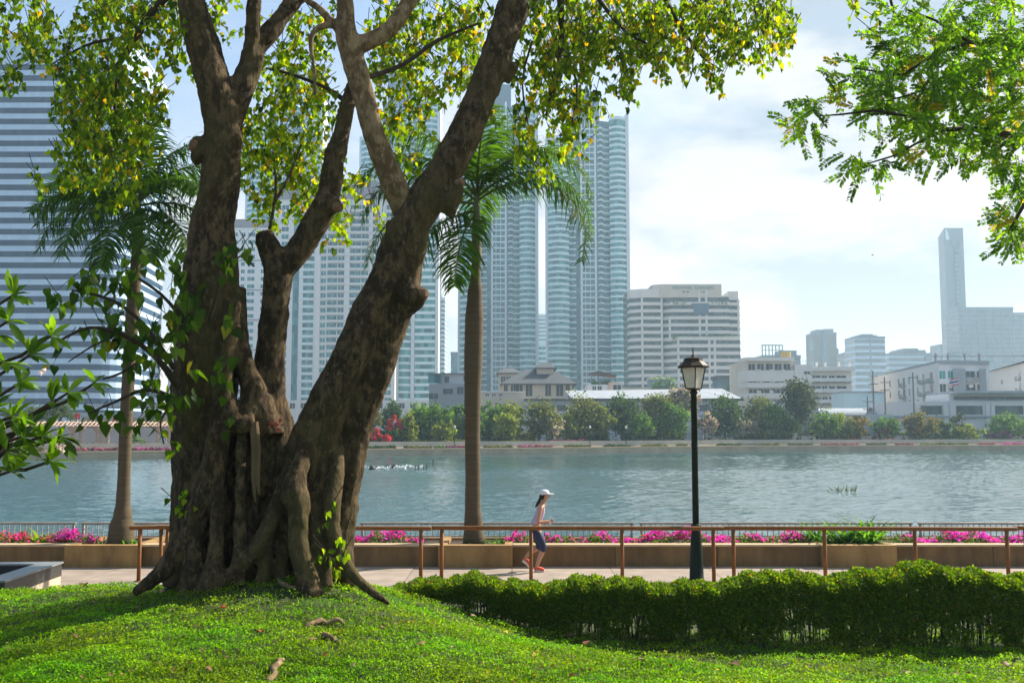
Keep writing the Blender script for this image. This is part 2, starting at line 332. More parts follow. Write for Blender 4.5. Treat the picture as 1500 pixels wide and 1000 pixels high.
# upright blades among them
k = 40000; yb = 1 / rng.uniform(1/14, 1/5.6, k); xb = rng.uniform(-.60,.60,k)*yb; okb = ~((xb > -1.3) & (yb > 13.3)); xb, yb = xb[okb], yb[okb]; k = len(xb)
pb = np.stack([xb, yb, lawn_z(xb,yb)], 1)
V2 = leaves(pb, rng.normal(size=(k,3))*(.6,.6,.1)+(0,0,1), rng.uniform(.04,.085,k), (BLADE[0]*(.28,1,1), BLADE[1]), palette(k, [(.12,.26,.008),(.19,.33,.01),(.06,.14,.008)], [4,3,2]))
V,T,C = cat([(V,T,C), V2])
g = tri_mesh('grass', V, T, M['grass'], C=C); struct(g, 'stuff')

# fallen leaves
lf = mat('dry_leaf_brown', (.10,.042,.018), .7, .4, 30, c2=(.24,.12,.05)); lf2 = mat('dry_leaf_pale', (.30,.19,.10), .7, .2, 30); lf3 = mat('leaf_yellow', (.55,.34,.02), .6, .2, 20); lf4 = mat('leaf_red', (.34,.06,.015), .6, .3, 20)
protos = []
for m in (lf, lf2, lf3, lf4):
    t, tri = HEART; t2 = t.copy(); t2[:,2] = .35*np.abs(t[:,0])**1.2 + .10*np.sin(t[:,1]*4)
    V = np.concatenate([t2, t2 - (0,0,.012)]); T = np.concatenate([tri, tri[:,::-1]+10])
    me_o = tri_mesh('fallen_leaf', V, T, m, smooth=True); protos.append(me_o.data); bpy.data.objects.remove(me_o)
def fallen(px, py, kind, size, z=None):
    d = 7.0
    for _ in range(40):
        p = P(px, py, d)
        if p.z <= float(lawn_z(p.x, p.y)) + .03: break
        d += .15
    o = link('fallen_leaf', protos[kind]); zz = float(lawn_z(p.x,p.y)) + .075 if z is None else z
    o.location = (p.x, p.y, zz); o.scale = (size,)*3; o.rotation_euler = (random.uniform(-.5,.5), random.uniform(-.5,.5), random.uniform(0,6.3))
    nm = ('dry dark brown fallen leaf lying on the green groundcover', 'pale dry fallen leaf lying on the green groundcover', 'yellow fallen leaf lying on the green groundcover', 'red brown fallen leaf lying on the green groundcover')[kind]
    tag(o, nm, 'leaf', ('brown','pale','yellow','red brown')[kind] + ' fallen leaves on the lawn')
for q in [(105,940,0,.09),(300,962,0,.07),(268,938,1,.06),(252,900,1,.07),(295,865,2,.08),(262,868,0,.08),(120,858,0,.13),(128,862,2,.09),(92,867,2,.08),(372,937,0,.06),(380,935,3,.07),(479,968,3,.06),(462,950,0,.07),(625,953,0,.1),(633,945,0,.07),(835,940,0,.12),(860,950,0,.11),(935,975,0,.1),(1030,958,0,.1),(1072,978,0,.13),(1075,960,1,.06),(1400,995,0,.09),(1468,965,3,.09),(1485,976,1,.08),(1470,980,0,.09),(300,990,0,.07),(100,982,0,.08),(55,980,0,.06),(240,872,1,.06),(620,890,3,.06),(690,895,1,.06),(665,960,1,.05),(560,930,0,.06),(520,985,1,.05),(740,930,2,.06),(785,965,3,.06),(975,962,2,.05),(1180,985,0,.07),(1260,975,1,.06),(1325,995,1,.06),(200,900,0,.07),(50,905,0,.06),(330,902,3,.06)]: fallen(*q)

# small litter between the leaves
n = 5200; yl = 1 / rng.uniform(1/13.5, 1/5.6, n); xl = rng.uniform(-.6,.6,n)*yl; okl = (np.sin(xl*2.1+1)*np.sin(yl*1.7) + rng.normal(0,.5,n) + 1.2*np.exp(-((xl+2.8)**2+(yl-11)**2)/2.5)) > .35; xl, yl = xl[okl], yl[okl]; n = len(xl)
V,T,C = leaves(np.stack([xl,yl,lawn_z(xl,yl)+rng.uniform(.045,.08,n)],1), rng.normal(size=(n,3))*(1,1,.35), rng.uniform(.015,.05,n), OVAL, palette(n, [(.14,.07,.03),(.24,.14,.06),(.32,.24,.05),(.07,.035,.02)], [3,2,1,2]), rng.normal(size=(n,3))*.4+(0,0,1))
struct(tri_mesh('leaf_litter', V, T, M['grass'], C=C), 'stuff')
for k in range(9):
    o = link('fallen_leaf', protos[k % 3]); o.location = (random.uniform(-6,9), random.uniform(17.3,20.5), .02); o.scale = (random.uniform(.07,.13),)*3; o.rotation_euler = (random.uniform(-.3,.3), random.uniform(-.3,.3), random.uniform(0,6))
    tag(o, ('dry dark brown fallen leaf lying on the paved path','pale dry fallen leaf lying on the paved path','yellow fallen leaf lying on the paved path')[k % 3], 'leaf', ('brown','pale','yellow')[k % 3] + ' fallen leaves on the path')

# ---------------------------------------------------------------- clipped hedge
hx = np.array([PX(575,13.7),PX(590,13.6),PX(780,13.1),PX(1000,12.6),PX(1250,12.25),PX(1540,12.0),PX(1850,11.9)]); hy = np.array([13.7,13.6,13.1,12.6,12.25,12.0,11.9])
ht_px = [575,600,650,700,780,870,960,1050,1110,1180,1250,1330,1400,1500,1540,1850]; ht_py = [868,851,842,836,850,838,848,845,829,838,831,819,832,840,842,836]
htx = []; htz = []
for a, c in zip(ht_px, ht_py):
    yb = float(np.interp(PX(a,12.8), hx, hy)) + .85; htx.append(PX(a,yb)); htz.append(PZ(c,yb))
hedge = thing('hedge', 'long clipped hedge with wavy leafy top and bare dark stems along the lawn', 'hedge', (hx[0],hy[0],0))
hroot = np.array([hx[0],hy[0],0])
n = 265000; s = rng.uniform(hx[0], hx[-1], n); y0 = np.interp(s, hx, hy); tz = np.interp(s, htx, htz) + .025*np.sin(s*9)+.02*np.sin(s*23+1)
kind = rng.uniform(0,1,n); q = rng.uniform(0,.85,n); bz = lawn_z(s, y0)
top = kind < .40; front = (kind >= .40) & (kind < .80)
depth = np.where(front, np.abs(rng.normal(0,.05,n)), q); edge = np.minimum(depth, .85-depth)
tz = tz - .16*np.exp(-edge/.07)
f = rng.uniform(0,1,n)
z = np.where(top, tz - np.abs(rng.normal(0,.045,n)), bz + .08 + (tz-bz-.06)*f**.8)
clm = np.sin(s*7.3+np.sin(z*8)*1.7)*np.sin(z*11+s*2.1) + .8*np.sin(s*19+z*5)*np.sin(z*17-s*6)
relz = (z-bz)/np.maximum(tz-bz,.1)
keep = top | (clm + rng.normal(0,.45,n) + 2.0*(relz-.02) + .7*np.sin(s*3.1+np.sin(s*7.7)) > -.05)
x, y, z = s[keep], (y0+depth)[keep], z[keep]; n = len(x)
tip = rng.normal(size=(n,3)) + (0,-.2,.25)
V,T,C = leaves(np.stack([x,y,z],1)-hroot, tip, rng.uniform(.024,.046,n), OVAL, palette(n, [(.055,.115,.011),(.095,.175,.015),(.16,.24,.02),(.24,.27,.022),(.17,.08,.03)], [4,4,2.5,.5,.35], .3))
tri_mesh('foliage', V, T, M['grass'], hedge, C)
sb = MB()
for i in range(560):
    x = random.uniform(hx[0]+.1, hx[-1]); y = float(np.interp(x, hx, hy)) + random.uniform(.05,.75); b0 = float(lawn_z(x,y)); t = float(np.interp(x, htx, htz))-.06
    h = t-b0; x2 = x + random.uniform(-.08,.08); r = random.uniform(.004,.010)
    k1 = (x+random.uniform(-.03,.03), y+random.uniform(-.03,.03), b0+h*.3)
    sb.tube([Vector((x,y,b0-.02))-Vector(hroot), Vector(k1)-Vector(hroot), Vector((x2,y,b0+h*.97))-Vector(hroot)], [r*1.2,r,r*.5], 5)
    for j in range(2):
        sb.tube([Vector(k1)-Vector(hroot), Vector((k1[0]+random.uniform(-.15,.15), y+random.uniform(-.1,.1), b0+h*random.uniform(.6,.95)))-Vector(hroot)], [r*.7,r*.35], 4)
sb.build('stems', M['twig'], hedge)

# ---------------------------------------------------------------- planter wall and planting
planter = thing('planter_wall', 'long low tan concrete planter wall between the path and the lake railing', 'planter', (0,20.95,0))
b1 = MB(); joints = []
blocks = [PX(p,20.75) for p in (-390,155,697,1254,1799)]
edges = [-34] + sum([[c-.77, c+.77] for c in blocks], []) + [34]
pan = []
for a in range(0, len(edges), 2):
    x0, x1 = edges[a], edges[a+1]; k = max(1, round((x1-x0)/2.2)); w_ = (x1-x0)/k
    for i in range(k): pan.append((x0+i*w_+.006, x0+(i+1)*w_-.006))
for x0, x1 in pan:
    b1 = MB(); b1.box(x0, x1, 0, .2, -.3, .405); b1.build('panel', M['conc'], planter)
    b1 = MB(); b1.box(x0-.004, x1+.004, -.055, .26, .405, .445); b1.build('coping', M['coping'], planter)
for c in blocks:
    b1 = MB(); b1.box(c-.765, c+.765, -.2, .02, -.3, .448); b1.box(c-.765, c-.6, .02, 1.62, -.3, .448); b1.box(c+.6, c+.765, .02, 1.62, -.3, .448)
    b1.build('palm_box', M['conc2'], planter)
b1 = MB(); b1.box(-34,34,.2,1.66,-.3,.36); b1.build('soil', M['soil'], planter)
b1 = MB(); b1.box(-34,34,1.66,1.84,-1.6,.40); b1.build('lake_wall', M['conc'], planter)
# lakeside balustrade sections
bx = [PX(p,22.5) for p in (-287,119,525,931,1337,1743)]
lab = ['grey metal lake railing section behind the pink flowers beside the lower palm trunk', 'grey metal lake railing section passing behind the great trunk', 'grey metal lake railing section behind the palm trunk and the runner', 'grey metal lake railing section behind the lamp post and strap leaves', 'grey metal lake railing section past the strap leaves to the picture edge']
for i in range(5):
    x0, x1 = bx[i]+.06, bx[i+1]-.06
    t = thing('lake_railing', lab[i], 'railing', (x0,22.55,.40), 0, 'sections of the lake railing')
    a = MB(); a.tube([(0,0,.33),(x1-x0,0,.33)], .024, 8); a.build('top_rail', M['bal'], t)
    a = MB(); a.box(0,x1-x0,-.012,.012,.03,.055); a.build('bottom_rail', M['bal'], t)
    for e in (.05, x1-x0-.05):
        a = MB(); a.box(e-.022,e+.022,-.022,.022,-.02,.31); a.build('post', M['bal'], t)
    a = MB(); a.box(-.0075,.0075,-.0075,.0075,.05,.31); k = int((x1-x0)/.125); first = None
    for j in range(1,k):
        if first is None: first = a.build('baluster', M['bal'], t, loc=(j*.125,0,0))
        else:
            o = first.copy(); col.objects.link(o); o.location = (j*.125,0,0)
# bougainvillea clumps
def bush(px0, px1, py, label, cols, wts, nflow, h=.26, y=21.75, name='bougainvillea_bush'):
    x0, x1 = PX(px0,y), PX(px1,y); cx = (x0+x1)/2; hw = (x1-x0)/2
    t = thing(name, label, 'bush', (cx,y,.36), 0, 'flowering bushes in the planter')
    n = int(900*hw+200); a = rng.uniform(-1,1,n); bb = rng.normal(0,.16,n)
    hgt = h*(.55+.35*np.sin(a*7+px0)*np.sin(a*3+px1))*np.sqrt(np.clip(1-a*a,.04,1))+.04
    pos = np.stack([a*hw, bb, hgt*rng.uniform(.05,1,n)],1)
    V,T,C = leaves(pos, rng.normal(size=(n,3))+(0,0,.4), rng.uniform(.04,.07,n), OVAL, palette(n, [(.04,.10,.02),(.08,.16,.02),(.14,.2,.03)], [3,3,1]))
    tri_mesh('foliage', V, T, M['grass'], t, C)
    n = nflow; a = rng.uniform(-1,1,n); ff = np.sin(a*hw*9+px0)+rng.normal(0,.7,n) > -.3; a = a[ff]; n = len(a); bb = rng.normal(-.04,.15,n)
    hgt = h*(.6+.4*np.sin(a*7+px0)*np.sin(a*3+px1))*np.sqrt(np.clip(1-a*a,.04,1))+.05
    pos = np.stack([a*hw, bb, hgt*rng.uniform(.45,1.12,n)],1)
    V,T,C = leaves(pos, rng.normal(size=(n,3))+(0,-.3,.4), rng.uniform(.03,.055,n), QUAD, palette(n, cols, wts, .2))
    tri_mesh('blossoms', V, T, M['petal'], t, C)
PK = [(.55,.03,.30),(.68,.07,.42),(.48,.02,.18),(.42,.08,.48)]
bush(-40,62,783,'red pink bougainvillea bush behind the dark granite trough', [(.6,.04,.16),(.62,.08,.3),(.45,.1,.06)], [3,2,1.5], 700)
bush(62,100,783,'sparse salmon pink bougainvillea bush around the upright yellow green shoots', [(.55,.12,.14),(.6,.1,.3)], [2,1], 260, .22)
bush(84,145,783,'bright magenta bougainvillea bush close to the bulging palm base', PK, [3,3,1,2], 900, .33)
bush(515,622,783,'magenta bougainvillea bush filling the planter just past the great trunk', PK, [3,3,2,1], 1000, .33)
bush(738,782,783,'pink bougainvillea bush directly behind the runner', PK, [2,2,2,1], 350, .26)
bush(788,842,785,'small scattered bougainvillea blooms just ahead of the runner', PK, [3,2,1,1], 220, .22)
bush(848,905,785,'thin pink bougainvillea bush with gaps beyond the handrail post ahead of the runner', PK, [3,2,1,1], 330, .26)
bush(905,1075,783,'widest dense magenta bougainvillea bush behind the lamp post', PK, [3,3,2,1], 1900, .33)
bush(1075,1125,787,'low pink bougainvillea sprigs by the double handrail posts', PK, [3,2,1,1], 200, .2)
bush(1120,1190,785,'red pink bougainvillea bush touching the strap leaved plant', PK, [2,1,3,1], 450, .26)
bush(1306,1334,785,'small round magenta bougainvillea clump after the strap leaved plant', PK, [3,2,1,1], 160, .26)
bush(1336,1480,783,'long pale magenta bougainvillea bush before the last handrail post', PK, [3,4,1,2], 1400, .3)
bush(1470,1560,783,'magenta bougainvillea bush where the handrail leaves the picture', PK, [3,3,1,2], 600, .3)
# strap leaved plants and shoots
def strap(px, y, n, L0, spread, name, label, cols, width=.05, group=None):
    t = thing(name, label, 'plant', (PX(px,y),y,.36), 0, group); parts = []
    for i in range(n):
        a = random.uniform(0,6.283); bx_ = random.uniform(-spread,spread); l = L0*random.uniform(.5,1.15); up = random.uniform(.35,1.3); pts = []
        p = np.array([bx_, random.uniform(-.15,.15), 0.]); d = np.array([math.cos(a)*.7, math.sin(a)*.7, up]); d /= np.linalg.norm(d)
        side = np.array([-math.sin(a), math.cos(a), 0]); c = np.array(random.choice(cols))*random.uniform(.75,1.25); vs = []; m = 6
        for j in range(m):
            w_ = width*(1-(j/(m-1))**1.8)*.5+.002; vs += [p-side*w_, p+side*w_]; p = p + d*l/(m-1); d = d + np.array([math.cos(a)*.12, math.sin(a)*.12, -.22*random.uniform(.6,1.3)]); d /= np.linalg.norm(d)
        tr = []
        for j in range(m-1): tr += [(2*j,2*j+1,2*j+3),(2*j,2*j+3,2*j+2)]
        parts.append((np.array(vs), np.array(tr), np.repeat([c], 2*m, axis=0)))
    V,T,C = cat(parts); tri_mesh('leaves', V, T, M['palm'], t, C, smooth=True); return t
GR = [(.05,.15,.02),(.08,.2,.03),(.12,.25,.05)]
strap(1235,21.75,230,1.0,.72,'strap_leaved_plant','large arching clump of green strap leaves spilling over its planter box',GR,.05)
strap(712,21.75,60,.36,.42,'strap_leaved_plant','low tuft of green strap leaves around the foot of the middle palm',GR,.03)
strap(178,21.6,55,.3,.5,'strap_leaved_plant','low green strap leaves around the bulging palm base by the trough',GR,.03)
strap(60,21.7,14,.62,.12,'leafy_shoot','upright yellow green shoots rising over the pink flowers',[(.25,.36,.04),(.2,.3,.05)],.07)

# ---------------------------------------------------------------- brown handrail sections
def handrail(pxs, y0, y1, label, ext=(.19,.19)):
    x0, x1 = PX(pxs[0],y0), PX(pxs[-1],y1); t = thing('handrail', label, 'railing', (x0,y0,0), 0, 'sections of the brown handrail')
    L_ = Vector((x1-x0, y1-y0, 0)); e = L_.normalized(); zt = .985
    a = MB(); p0 = -e*ext[0]+Vector((0,0,zt)); p1 = L_+e*ext[1]+Vector((0,0,zt)); a.tube([p0-e*.004, p0, p0+e*.02, p1-e*.02, p1, p1+e*.004], [.015,.036,.04,.04,.036,.015], 12); a.build('rail', M['rail'], t, True)
    for q in pxs:
        f = (q-pxs[0])/max(1,(pxs[-1]-pxs[0])); p = L_*f; a = MB()
        a.tube([p+Vector((0,0,-.25)), p+Vector((0,0,zt-.03))], .036, 12); a.tube([p+Vector((0,0,-.02)), p+Vector((0,0,.012))], .07, 12); a.build('post', M['rail'], t, True)
handrail((210,241), 18.9, 19.0, 'short brown handrail return with two posts beside the great trunk')
handrail((250,354,486,618), 18.95, 18.75, 'brown handrail section that runs behind the great trunk')
handrail((648,778,910,1042), 18.85, 18.75, 'brown handrail section in front of the runner')
handrail((1071,1204,1335,1468), 18.8, 18.65, 'brown handrail section in front of the strap leaved plant')
handrail((1495,1628,1760), 18.85, 18.75, 'brown handrail section cut off at the picture edge')

# ---------------------------------------------------------------- granite trough
tr_ = thing('granite_trough', 'low dark granite trough with grey coping and a beige plinth beside the path', 'planter', (-7.82,15.6,0), R(3))
a = MB(); a.box(-6,0,0,2.2,-.2,.26); a.build('plinth', M['beige'], tr_)
for nm, q in (('side',(-.16,.01,-.01,2.21)),('front',(-6,-.16,-.01,.15)),('back',(-6,-.16,2.05,2.21))):
    a = MB(); a.box(q[0],q[1],q[2],q[3],.26,.47); a.build('granite_side', M['granite'], tr_)
for q in ((-.34,.03,-.03,2.23),(-6,-.34,-.03,.3),(-6,-.34,1.93,2.23)):
    a = MB(); a.box(q[0],q[1],q[2],q[3],.47,.50); a.build('coping', M['granite2'], tr_)
a = MB(); a.box(-6,-.16,.15,2.05,.2,.3); a.build('basin', mat('dark_basin', (.008,.009,.008), .3, .3, 4), tr_)
o = link('fallen_leaf', protos[2]); o.location = (-8.1,15.75,.53); o.scale = (.16,)*3; o.rotation_euler = (.2,.1,2); tag(o, 'yellow fallen leaf resting on the grey coping of the granite trough', 'leaf')

# ---------------------------------------------------------------- lamp post
lx = PX(1017,19.0); lp = thing('street_lamp', 'dark green park lamp post with a frosted four sided lantern', 'street lamp', (lx,19.0,0))
a = MB(); a.lathe([(.145,-.2),(.145,.02),(.135,.03),(.125,.35),(.105,.7),(.085,.93),(.082,.95),(.095,.96),(.095,1.03),(.07,1.05)], 20); a.build('base', M['lamp'], lp, True)
zt = PZ(575,19); a = MB(); a.lathe([(.062,1.0),(.055,zt-.02),(.075,zt-.01),(.075,zt+.02),(.05,zt+.05)], 18); a.build('pole', M['lamp'], lp, True)
z0, z1 = PZ(569,19), PZ(538,19)
a = MB(); a.tube([(0,0,zt+.02),(0,0,zt+.06),(0,0,z0-.03),(0,0,z0)], [.045,.045,.11,.12], 8); a.build('lantern_cup', M['rust'], lp)
r0, r1 = .115, .185
fr = MB(); ang = [R(45+90*k) for k in range(4)]
for k in range(4):
    c0 = Vector((math.cos(ang[k]-R(45)),math.sin(ang[k]-R(45)),0)); c0 = Vector((c0.x,c0.y,0))
    fr.tube([c0*r0*1.25+Vector((0,0,z0-.01)), c0*r1*1.25+Vector((0,0,z1))], .011, 6)
    c1 = Vector((math.cos(ang[k]+R(45)),math.sin(ang[k]+R(45)),0))
    fr.tube([c0*r0*1.25+Vector((0,0,z0)), c1*r0*1.25+Vector((0,0,z0))], .012, 6); fr.tube([c0*r1*1.25+Vector((0,0,z1)), c1*r1*1.25+Vector((0,0,z1))], .012, 6)
lrz = R(45+8)
f_ = fr.build('lantern_frame', M['rust'], lp)
for k in range(4):
    c0 = Vector((math.cos(k*R(90)),math.sin(k*R(90)),0)); c1 = Vector((math.cos((k+1)*R(90)),math.sin((k+1)*R(90)),0)); a = MB(); s_ = 1.22
    q = [c0*r0*s_+Vector((0,0,z0)), c1*r0*s_+Vector((0,0,z0)), c1*r1*s_+Vector((0,0,z1)), c0*r1*s_+Vector((0,0,z1))]; nin = -(c0+c1)*.004
    a.add(q+[v+nin for v in q], [(0,1,2,3),(7,6,5,4),(0,4,5,1),(1,5,6,2),(2,6,7,3),(3,7,4,0)]); o = a.build('glass_pane', M['frost'], lp)
a = MB(); s = [(.30,z1-.01),(.30,z1+.025),(.285,z1+.035),(.19,z1+.12),(.175,z1+.17),(.05,z1+.20),(.035,z1+.23)]
a.tube([(0,0,z) for r,z in s], [r for r,z in s], 8); cap_ = a.build('cap', M['rust'], lp)
a = MB(); a.lathe([(.03,z1+.22),(.012,z1+.25),(.012,z1+.30),(.024,z1+.31),(.012,z1+.325),(.010,z1+.37),(.004,z1+.39)], 10); a.build('finial', M['lamp'], cap_)
# ---------------------------------------------------------------- the great fig tree
def bark_mat(name, dark, light_tan, moss, pale, smooth=0.0):
    m, nt, b = nt_new(name); N = nt.nodes; L = nt.links; b.inputs['Roughness'].default_value = .9; b.inputs['Specular IOR Level'].default_value = .2
    tc = N.new('ShaderNodeTexCoord'); mp = N.new('ShaderNodeMapping'); mp.inputs['Scale'].default_value = (1,1,.55); L.new(tc.outputs['Object'], mp.inputs[0])
    def nz(s, d, ro, a, b_):
        n = N.new('ShaderNodeTexNoise'); n.inputs['Scale'].default_value = s; n.inputs['Detail'].default_value = d; n.inputs['Roughness'].default_value = ro
        L.new(mp.outputs[0], n.inputs['Vector']); r = N.new('ShaderNodeValToRGB'); r.color_ramp.elements[0].position = a; r.color_ramp.elements[1].position = b_; L.new(n.outputs['Fac'], r.inputs[0]); return r, n
    r1, n1 = nz(8.5, 10, .72, .46, .58); r2, n2 = nz(1.1, 6, .6, .48, .68); r3, n3 = nz(19, 9, .75, .56, .66)
    def mix(a, b_, f):
        x = N.new('ShaderNodeMix'); x.data_type = 'RGBA'; L.new(f, x.inputs['Factor'])
        for nm, v in (('A',a),('B',b_)):
            if isinstance(v, tuple): x.inputs[nm].default_value = (*v,1)
            else: L.new(v, x.inputs[nm])
        return x.outputs['Result']
    c = mix(dark, light_tan, r1.outputs[0]); c = mix(c, moss, r2.outputs[0])  # random dark and light tan patches of the bark, then moss
    c = mix(c, pale, r3.outputs[0]); L.new(c, b.inputs['Base Color'])
    mp2 = N.new('ShaderNodeMapping'); mp2.inputs['Scale'].default_value = (1,1,.22); L.new(tc.outputs['Object'], mp2.inputs[0])
    nb = N.new('ShaderNodeTexNoise'); nb.inputs['Scale'].default_value = 26; nb.inputs['Detail'].default_value = 10; nb.inputs['Roughness'].default_value = .7; L.new(mp2.outputs[0], nb.inputs['Vector'])
    bp = N.new('ShaderNodeBump'); bp.inputs['Strength'].default_value = .85-smooth; bp.inputs['Distance'].default_value = .05; L.new(nb.outputs['Fac'], bp.inputs['Height']); L.new(bp.outputs[0], b.inputs['Normal'])
    return m
M['bark'] = bark_mat('fig_bark', (.036,.024,.011), (.135,.092,.043), (.088,.072,.025), (.20,.152,.085))
M['bark_pale'] = bark_mat('fig_bark_pale', (.12,.08,.038), (.29,.21,.11), (.17,.13,.055), (.38,.30,.18), .5)
fig = thing('fig_tree', 'huge old fig tree with several trunks fused above flared buttress roots', 'tree', (-2.9,11.9,1.0))
fo = Vector(fig.location)
THIN = .86
def limb(mb, chain, n=14, sub=3):
    """chain of (px, py, width in px, depth); smoothed to a tube"""
    pts = [P(a,b_,d)-fo for a,b_,w_,d in chain]; rs = [w_/2/F*d*(THIN if mb is T_ else 1) for a,b_,w_,d in chain]
    P2=[];R2=[]; m = len(pts)
    for i in range(m-1):
        p0,p1,p2,p3 = pts[max(i-1,0)],pts[i],pts[i+1],pts[min(i+2,m-1)]
        for k in range(sub):
            t = k/sub; P2.append(.5*((2*p1)+(p2-p0)*t+(2*p0-5*p1+4*p2-p3)*t*t+(3*p1-p0-3*p2+p3)*t**3)); R2.append(rs[i]*(1-t)+rs[i+1]*t)
    P2.append(pts[-1]); R2.append(rs[-1]); mb.tube(P2, R2, n)
T_ = MB()
# first trunk and its fork
limb(T_, [(300,880,112,12.25),(300,835,108,12.25),(300,760,104,12.25),(300,680,102,12.22),(302,600,104,12.1),(303,520,112,12),(305,450,104,11.95),(310,390,92,11.9),(312,330,76,11.85),(324,260,66,11.8),(326,200,64,11.75),(318,140,62,11.7),(298,70,58,11.6),(282,10,48,11.5),(268,-60,44,11.4),(240,-150,36,11.3)])
limb(T_, [(318,215,50,11.75),(338,165,50,11.8),(362,110,44,11.9),(376,70,36,12.0),(402,40,32,12.1),(440,-10,29,12.3),(490,-80,26,12.6)])
limb(T_, [(362,105,34,11.9),(369,55,27,11.85),(372,0,25,11.8),(368,-80,22,11.7)])
limb(T_, [(302,225,58,11.75),(289,214,40,11.72),(283,212,28,11.7)], sub=2)
# aerial trunk down its face and right flank of the first trunk
limb(T_, [(342,440,30,11.75),(328,520,34,11.72),(326,600,36,11.70),(312,680,40,11.68),(293,750,44,11.65),(268,800,42,11.6),(235,840,30,11.5),(195,868,14,11.4)])
limb(T_, [(345,420,36,11.9),(350,500,34,11.9),(362,545,36,11.9),(372,575,44,11.9),(366,600,40,11.85),(352,625,34,11.8)])
limb(T_, [(330,590,44,11.7),(345,620,34,11.7),(372,620,24,11.7)])
# fluted columns of the base
for q in ([(266,560,40,12.2),(268,680,38,12.2),(268,780,42,12.15),(256,860,40,12.0)],
          [(326,590,8,12.05),(322,650,20,11.72),(320,720,23,11.56),(317,790,27,11.46),(312,850,40,11.36),(310,885,46,11.34)],
          [(355,605,8,12.0),(353,660,17,11.70),(352,740,19,11.58),(350,800,22,11.50),(347,860,32,11.42)],
          [(292,620,8,12.05),(289,690,20,11.74),(288,770,25,11.58),(282,850,40,11.46),(278,885,46,11.42)],
          [(446,645,10,11.92),(425,690,26,11.70),(404,745,30,11.55),(385,790,32,11.48),(358,824,26,11.42),(325,850,18,11.34),(300,862,10,11.3)],
          [(412,735,10,11.78),(396,780,22,11.6),(387,830,24,11.5),(380,875,28,11.45)],
          [(480,640,8,12.0),(473,700,18,11.8),(472,780,20,11.66),(478,860,26,11.5)],[(415,690,8,11.95),(414,760,18,11.78),(412,840,24,11.6),(408,872,28,11.5)],
          [(372,700,8,12.0),(371,760,18,11.8),(370,860,26,11.7)],
          [(466,600,12,11.95),(452,650,27,11.70),(436,690,31,11.52),(431,725,46,11.43),(438,748,38,11.41),(438,795,34,11.37),(446,835,40,11.3),(455,875,50,11.25)],
          [(470,680,12,12.0),(462,740,34,11.75),(464,835,46,11.6),(466,875,50,11.55)],
          [(504,630,12,12.05),(493,690,28,11.82),(486,740,30,11.62),(490,790,28,11.54),(506,826,24,11.47),(534,858,18,11.4),(572,884,9,11.3)],
          [(506,680,28,12.15),(500,750,34,12.1),(500,815,32,12.0),(512,860,26,11.9)],
          [(372,630,60,12.3),(374,730,70,12.3),(376,875,84,12.3)],[(430,700,104,12.25),(420,875,112,12.25)]): limb(T_, q)
# middle trunk with its stump and broken branch
limb(T_, [(395,720,110,12.3),(394,640,92,12.25),(394,580,60,12.2),(396,520,52,12.2),(403,450,46,12.2),(408,405,50,12.2),(400,375,44,12.2),(390,352,38,12.2),(386,340,28,12.2)])
limb(T_, [(408,400,40,12.2),(438,365,46,12.25),(466,320,46,12.3),(482,280,40,12.4),(490,235,36,12.45),(500,195,32,12.5),(510,150,26,12.6),(520,120,20,12.7)])
limb(T_, [(470,300,46,12.3),(487,300,36,12.2),(496,302,24,12.15)], sub=2)
# right hand leaning trunk
limb(T_, [(436,875,84,12.1),(440,800,84,12.1),(446,720,88,12.06),(455,660,84,11.95),(478,600,74,11.9),(506,540,66,11.9),(530,480,62,11.9),(560,420,60,11.95),(580,370,60,12),(592,330,60,12)])
limb(T_, [(494,875,62,12.1),(492,800,58,12.1),(500,740,60,12.15),(506,680,64,12.15),(524,610,62,12.15),(550,540,60,12.12),(578,460,60,12.1),(592,400,62,12.05),(600,340,68,12.0),(622,295,68,12.0),(652,250,62,12.05),(684,190,58,12.1),(704,140,54,12.2),(724,90,54,12.3),(742,40,56,12.4),(760,-10,60,12.5),(790,-80,52,12.7),(840,-170,40,13)])
limb(T_, [(595,440,56,12.0),(610,434,42,11.95),(621,430,26,11.9)], sub=2)
limb(T_, [(650,305,48,12.0),(666,287,34,11.9),(675,270,20,11.85)], sub=2)
limb(T_, [(735,110,40,12.3),(748,100,26,12.25),(755,94,14,12.2)], sub=2)
limb(T_, [(392,640,60,11.95),(380,590,46,11.95),(372,570,34,11.95)])
trunk = T_.build('trunk', M['bark'], fig)
md = trunk.modifiers.new('r','REMESH'); md.mode = 'VOXEL'; md.voxel_size = .026; md.use_smooth_shade = True
md = trunk.modifiers.new('s','SMOOTH'); md.iterations = 3; md.factor = .5
for sz, st in ((.35,.06),(.11,.028),(.04,.010)):
    tx = bpy.data.textures.new('bark_relief','CLOUDS'); tx.noise_scale = sz; tx.noise_depth = 3
    md = trunk.modifiers.new('d','DISPLACE'); md.texture = tx; md.strength = st; md.mid_level = .5
bpy.context.view_layer.update(); evaluated(trunk)
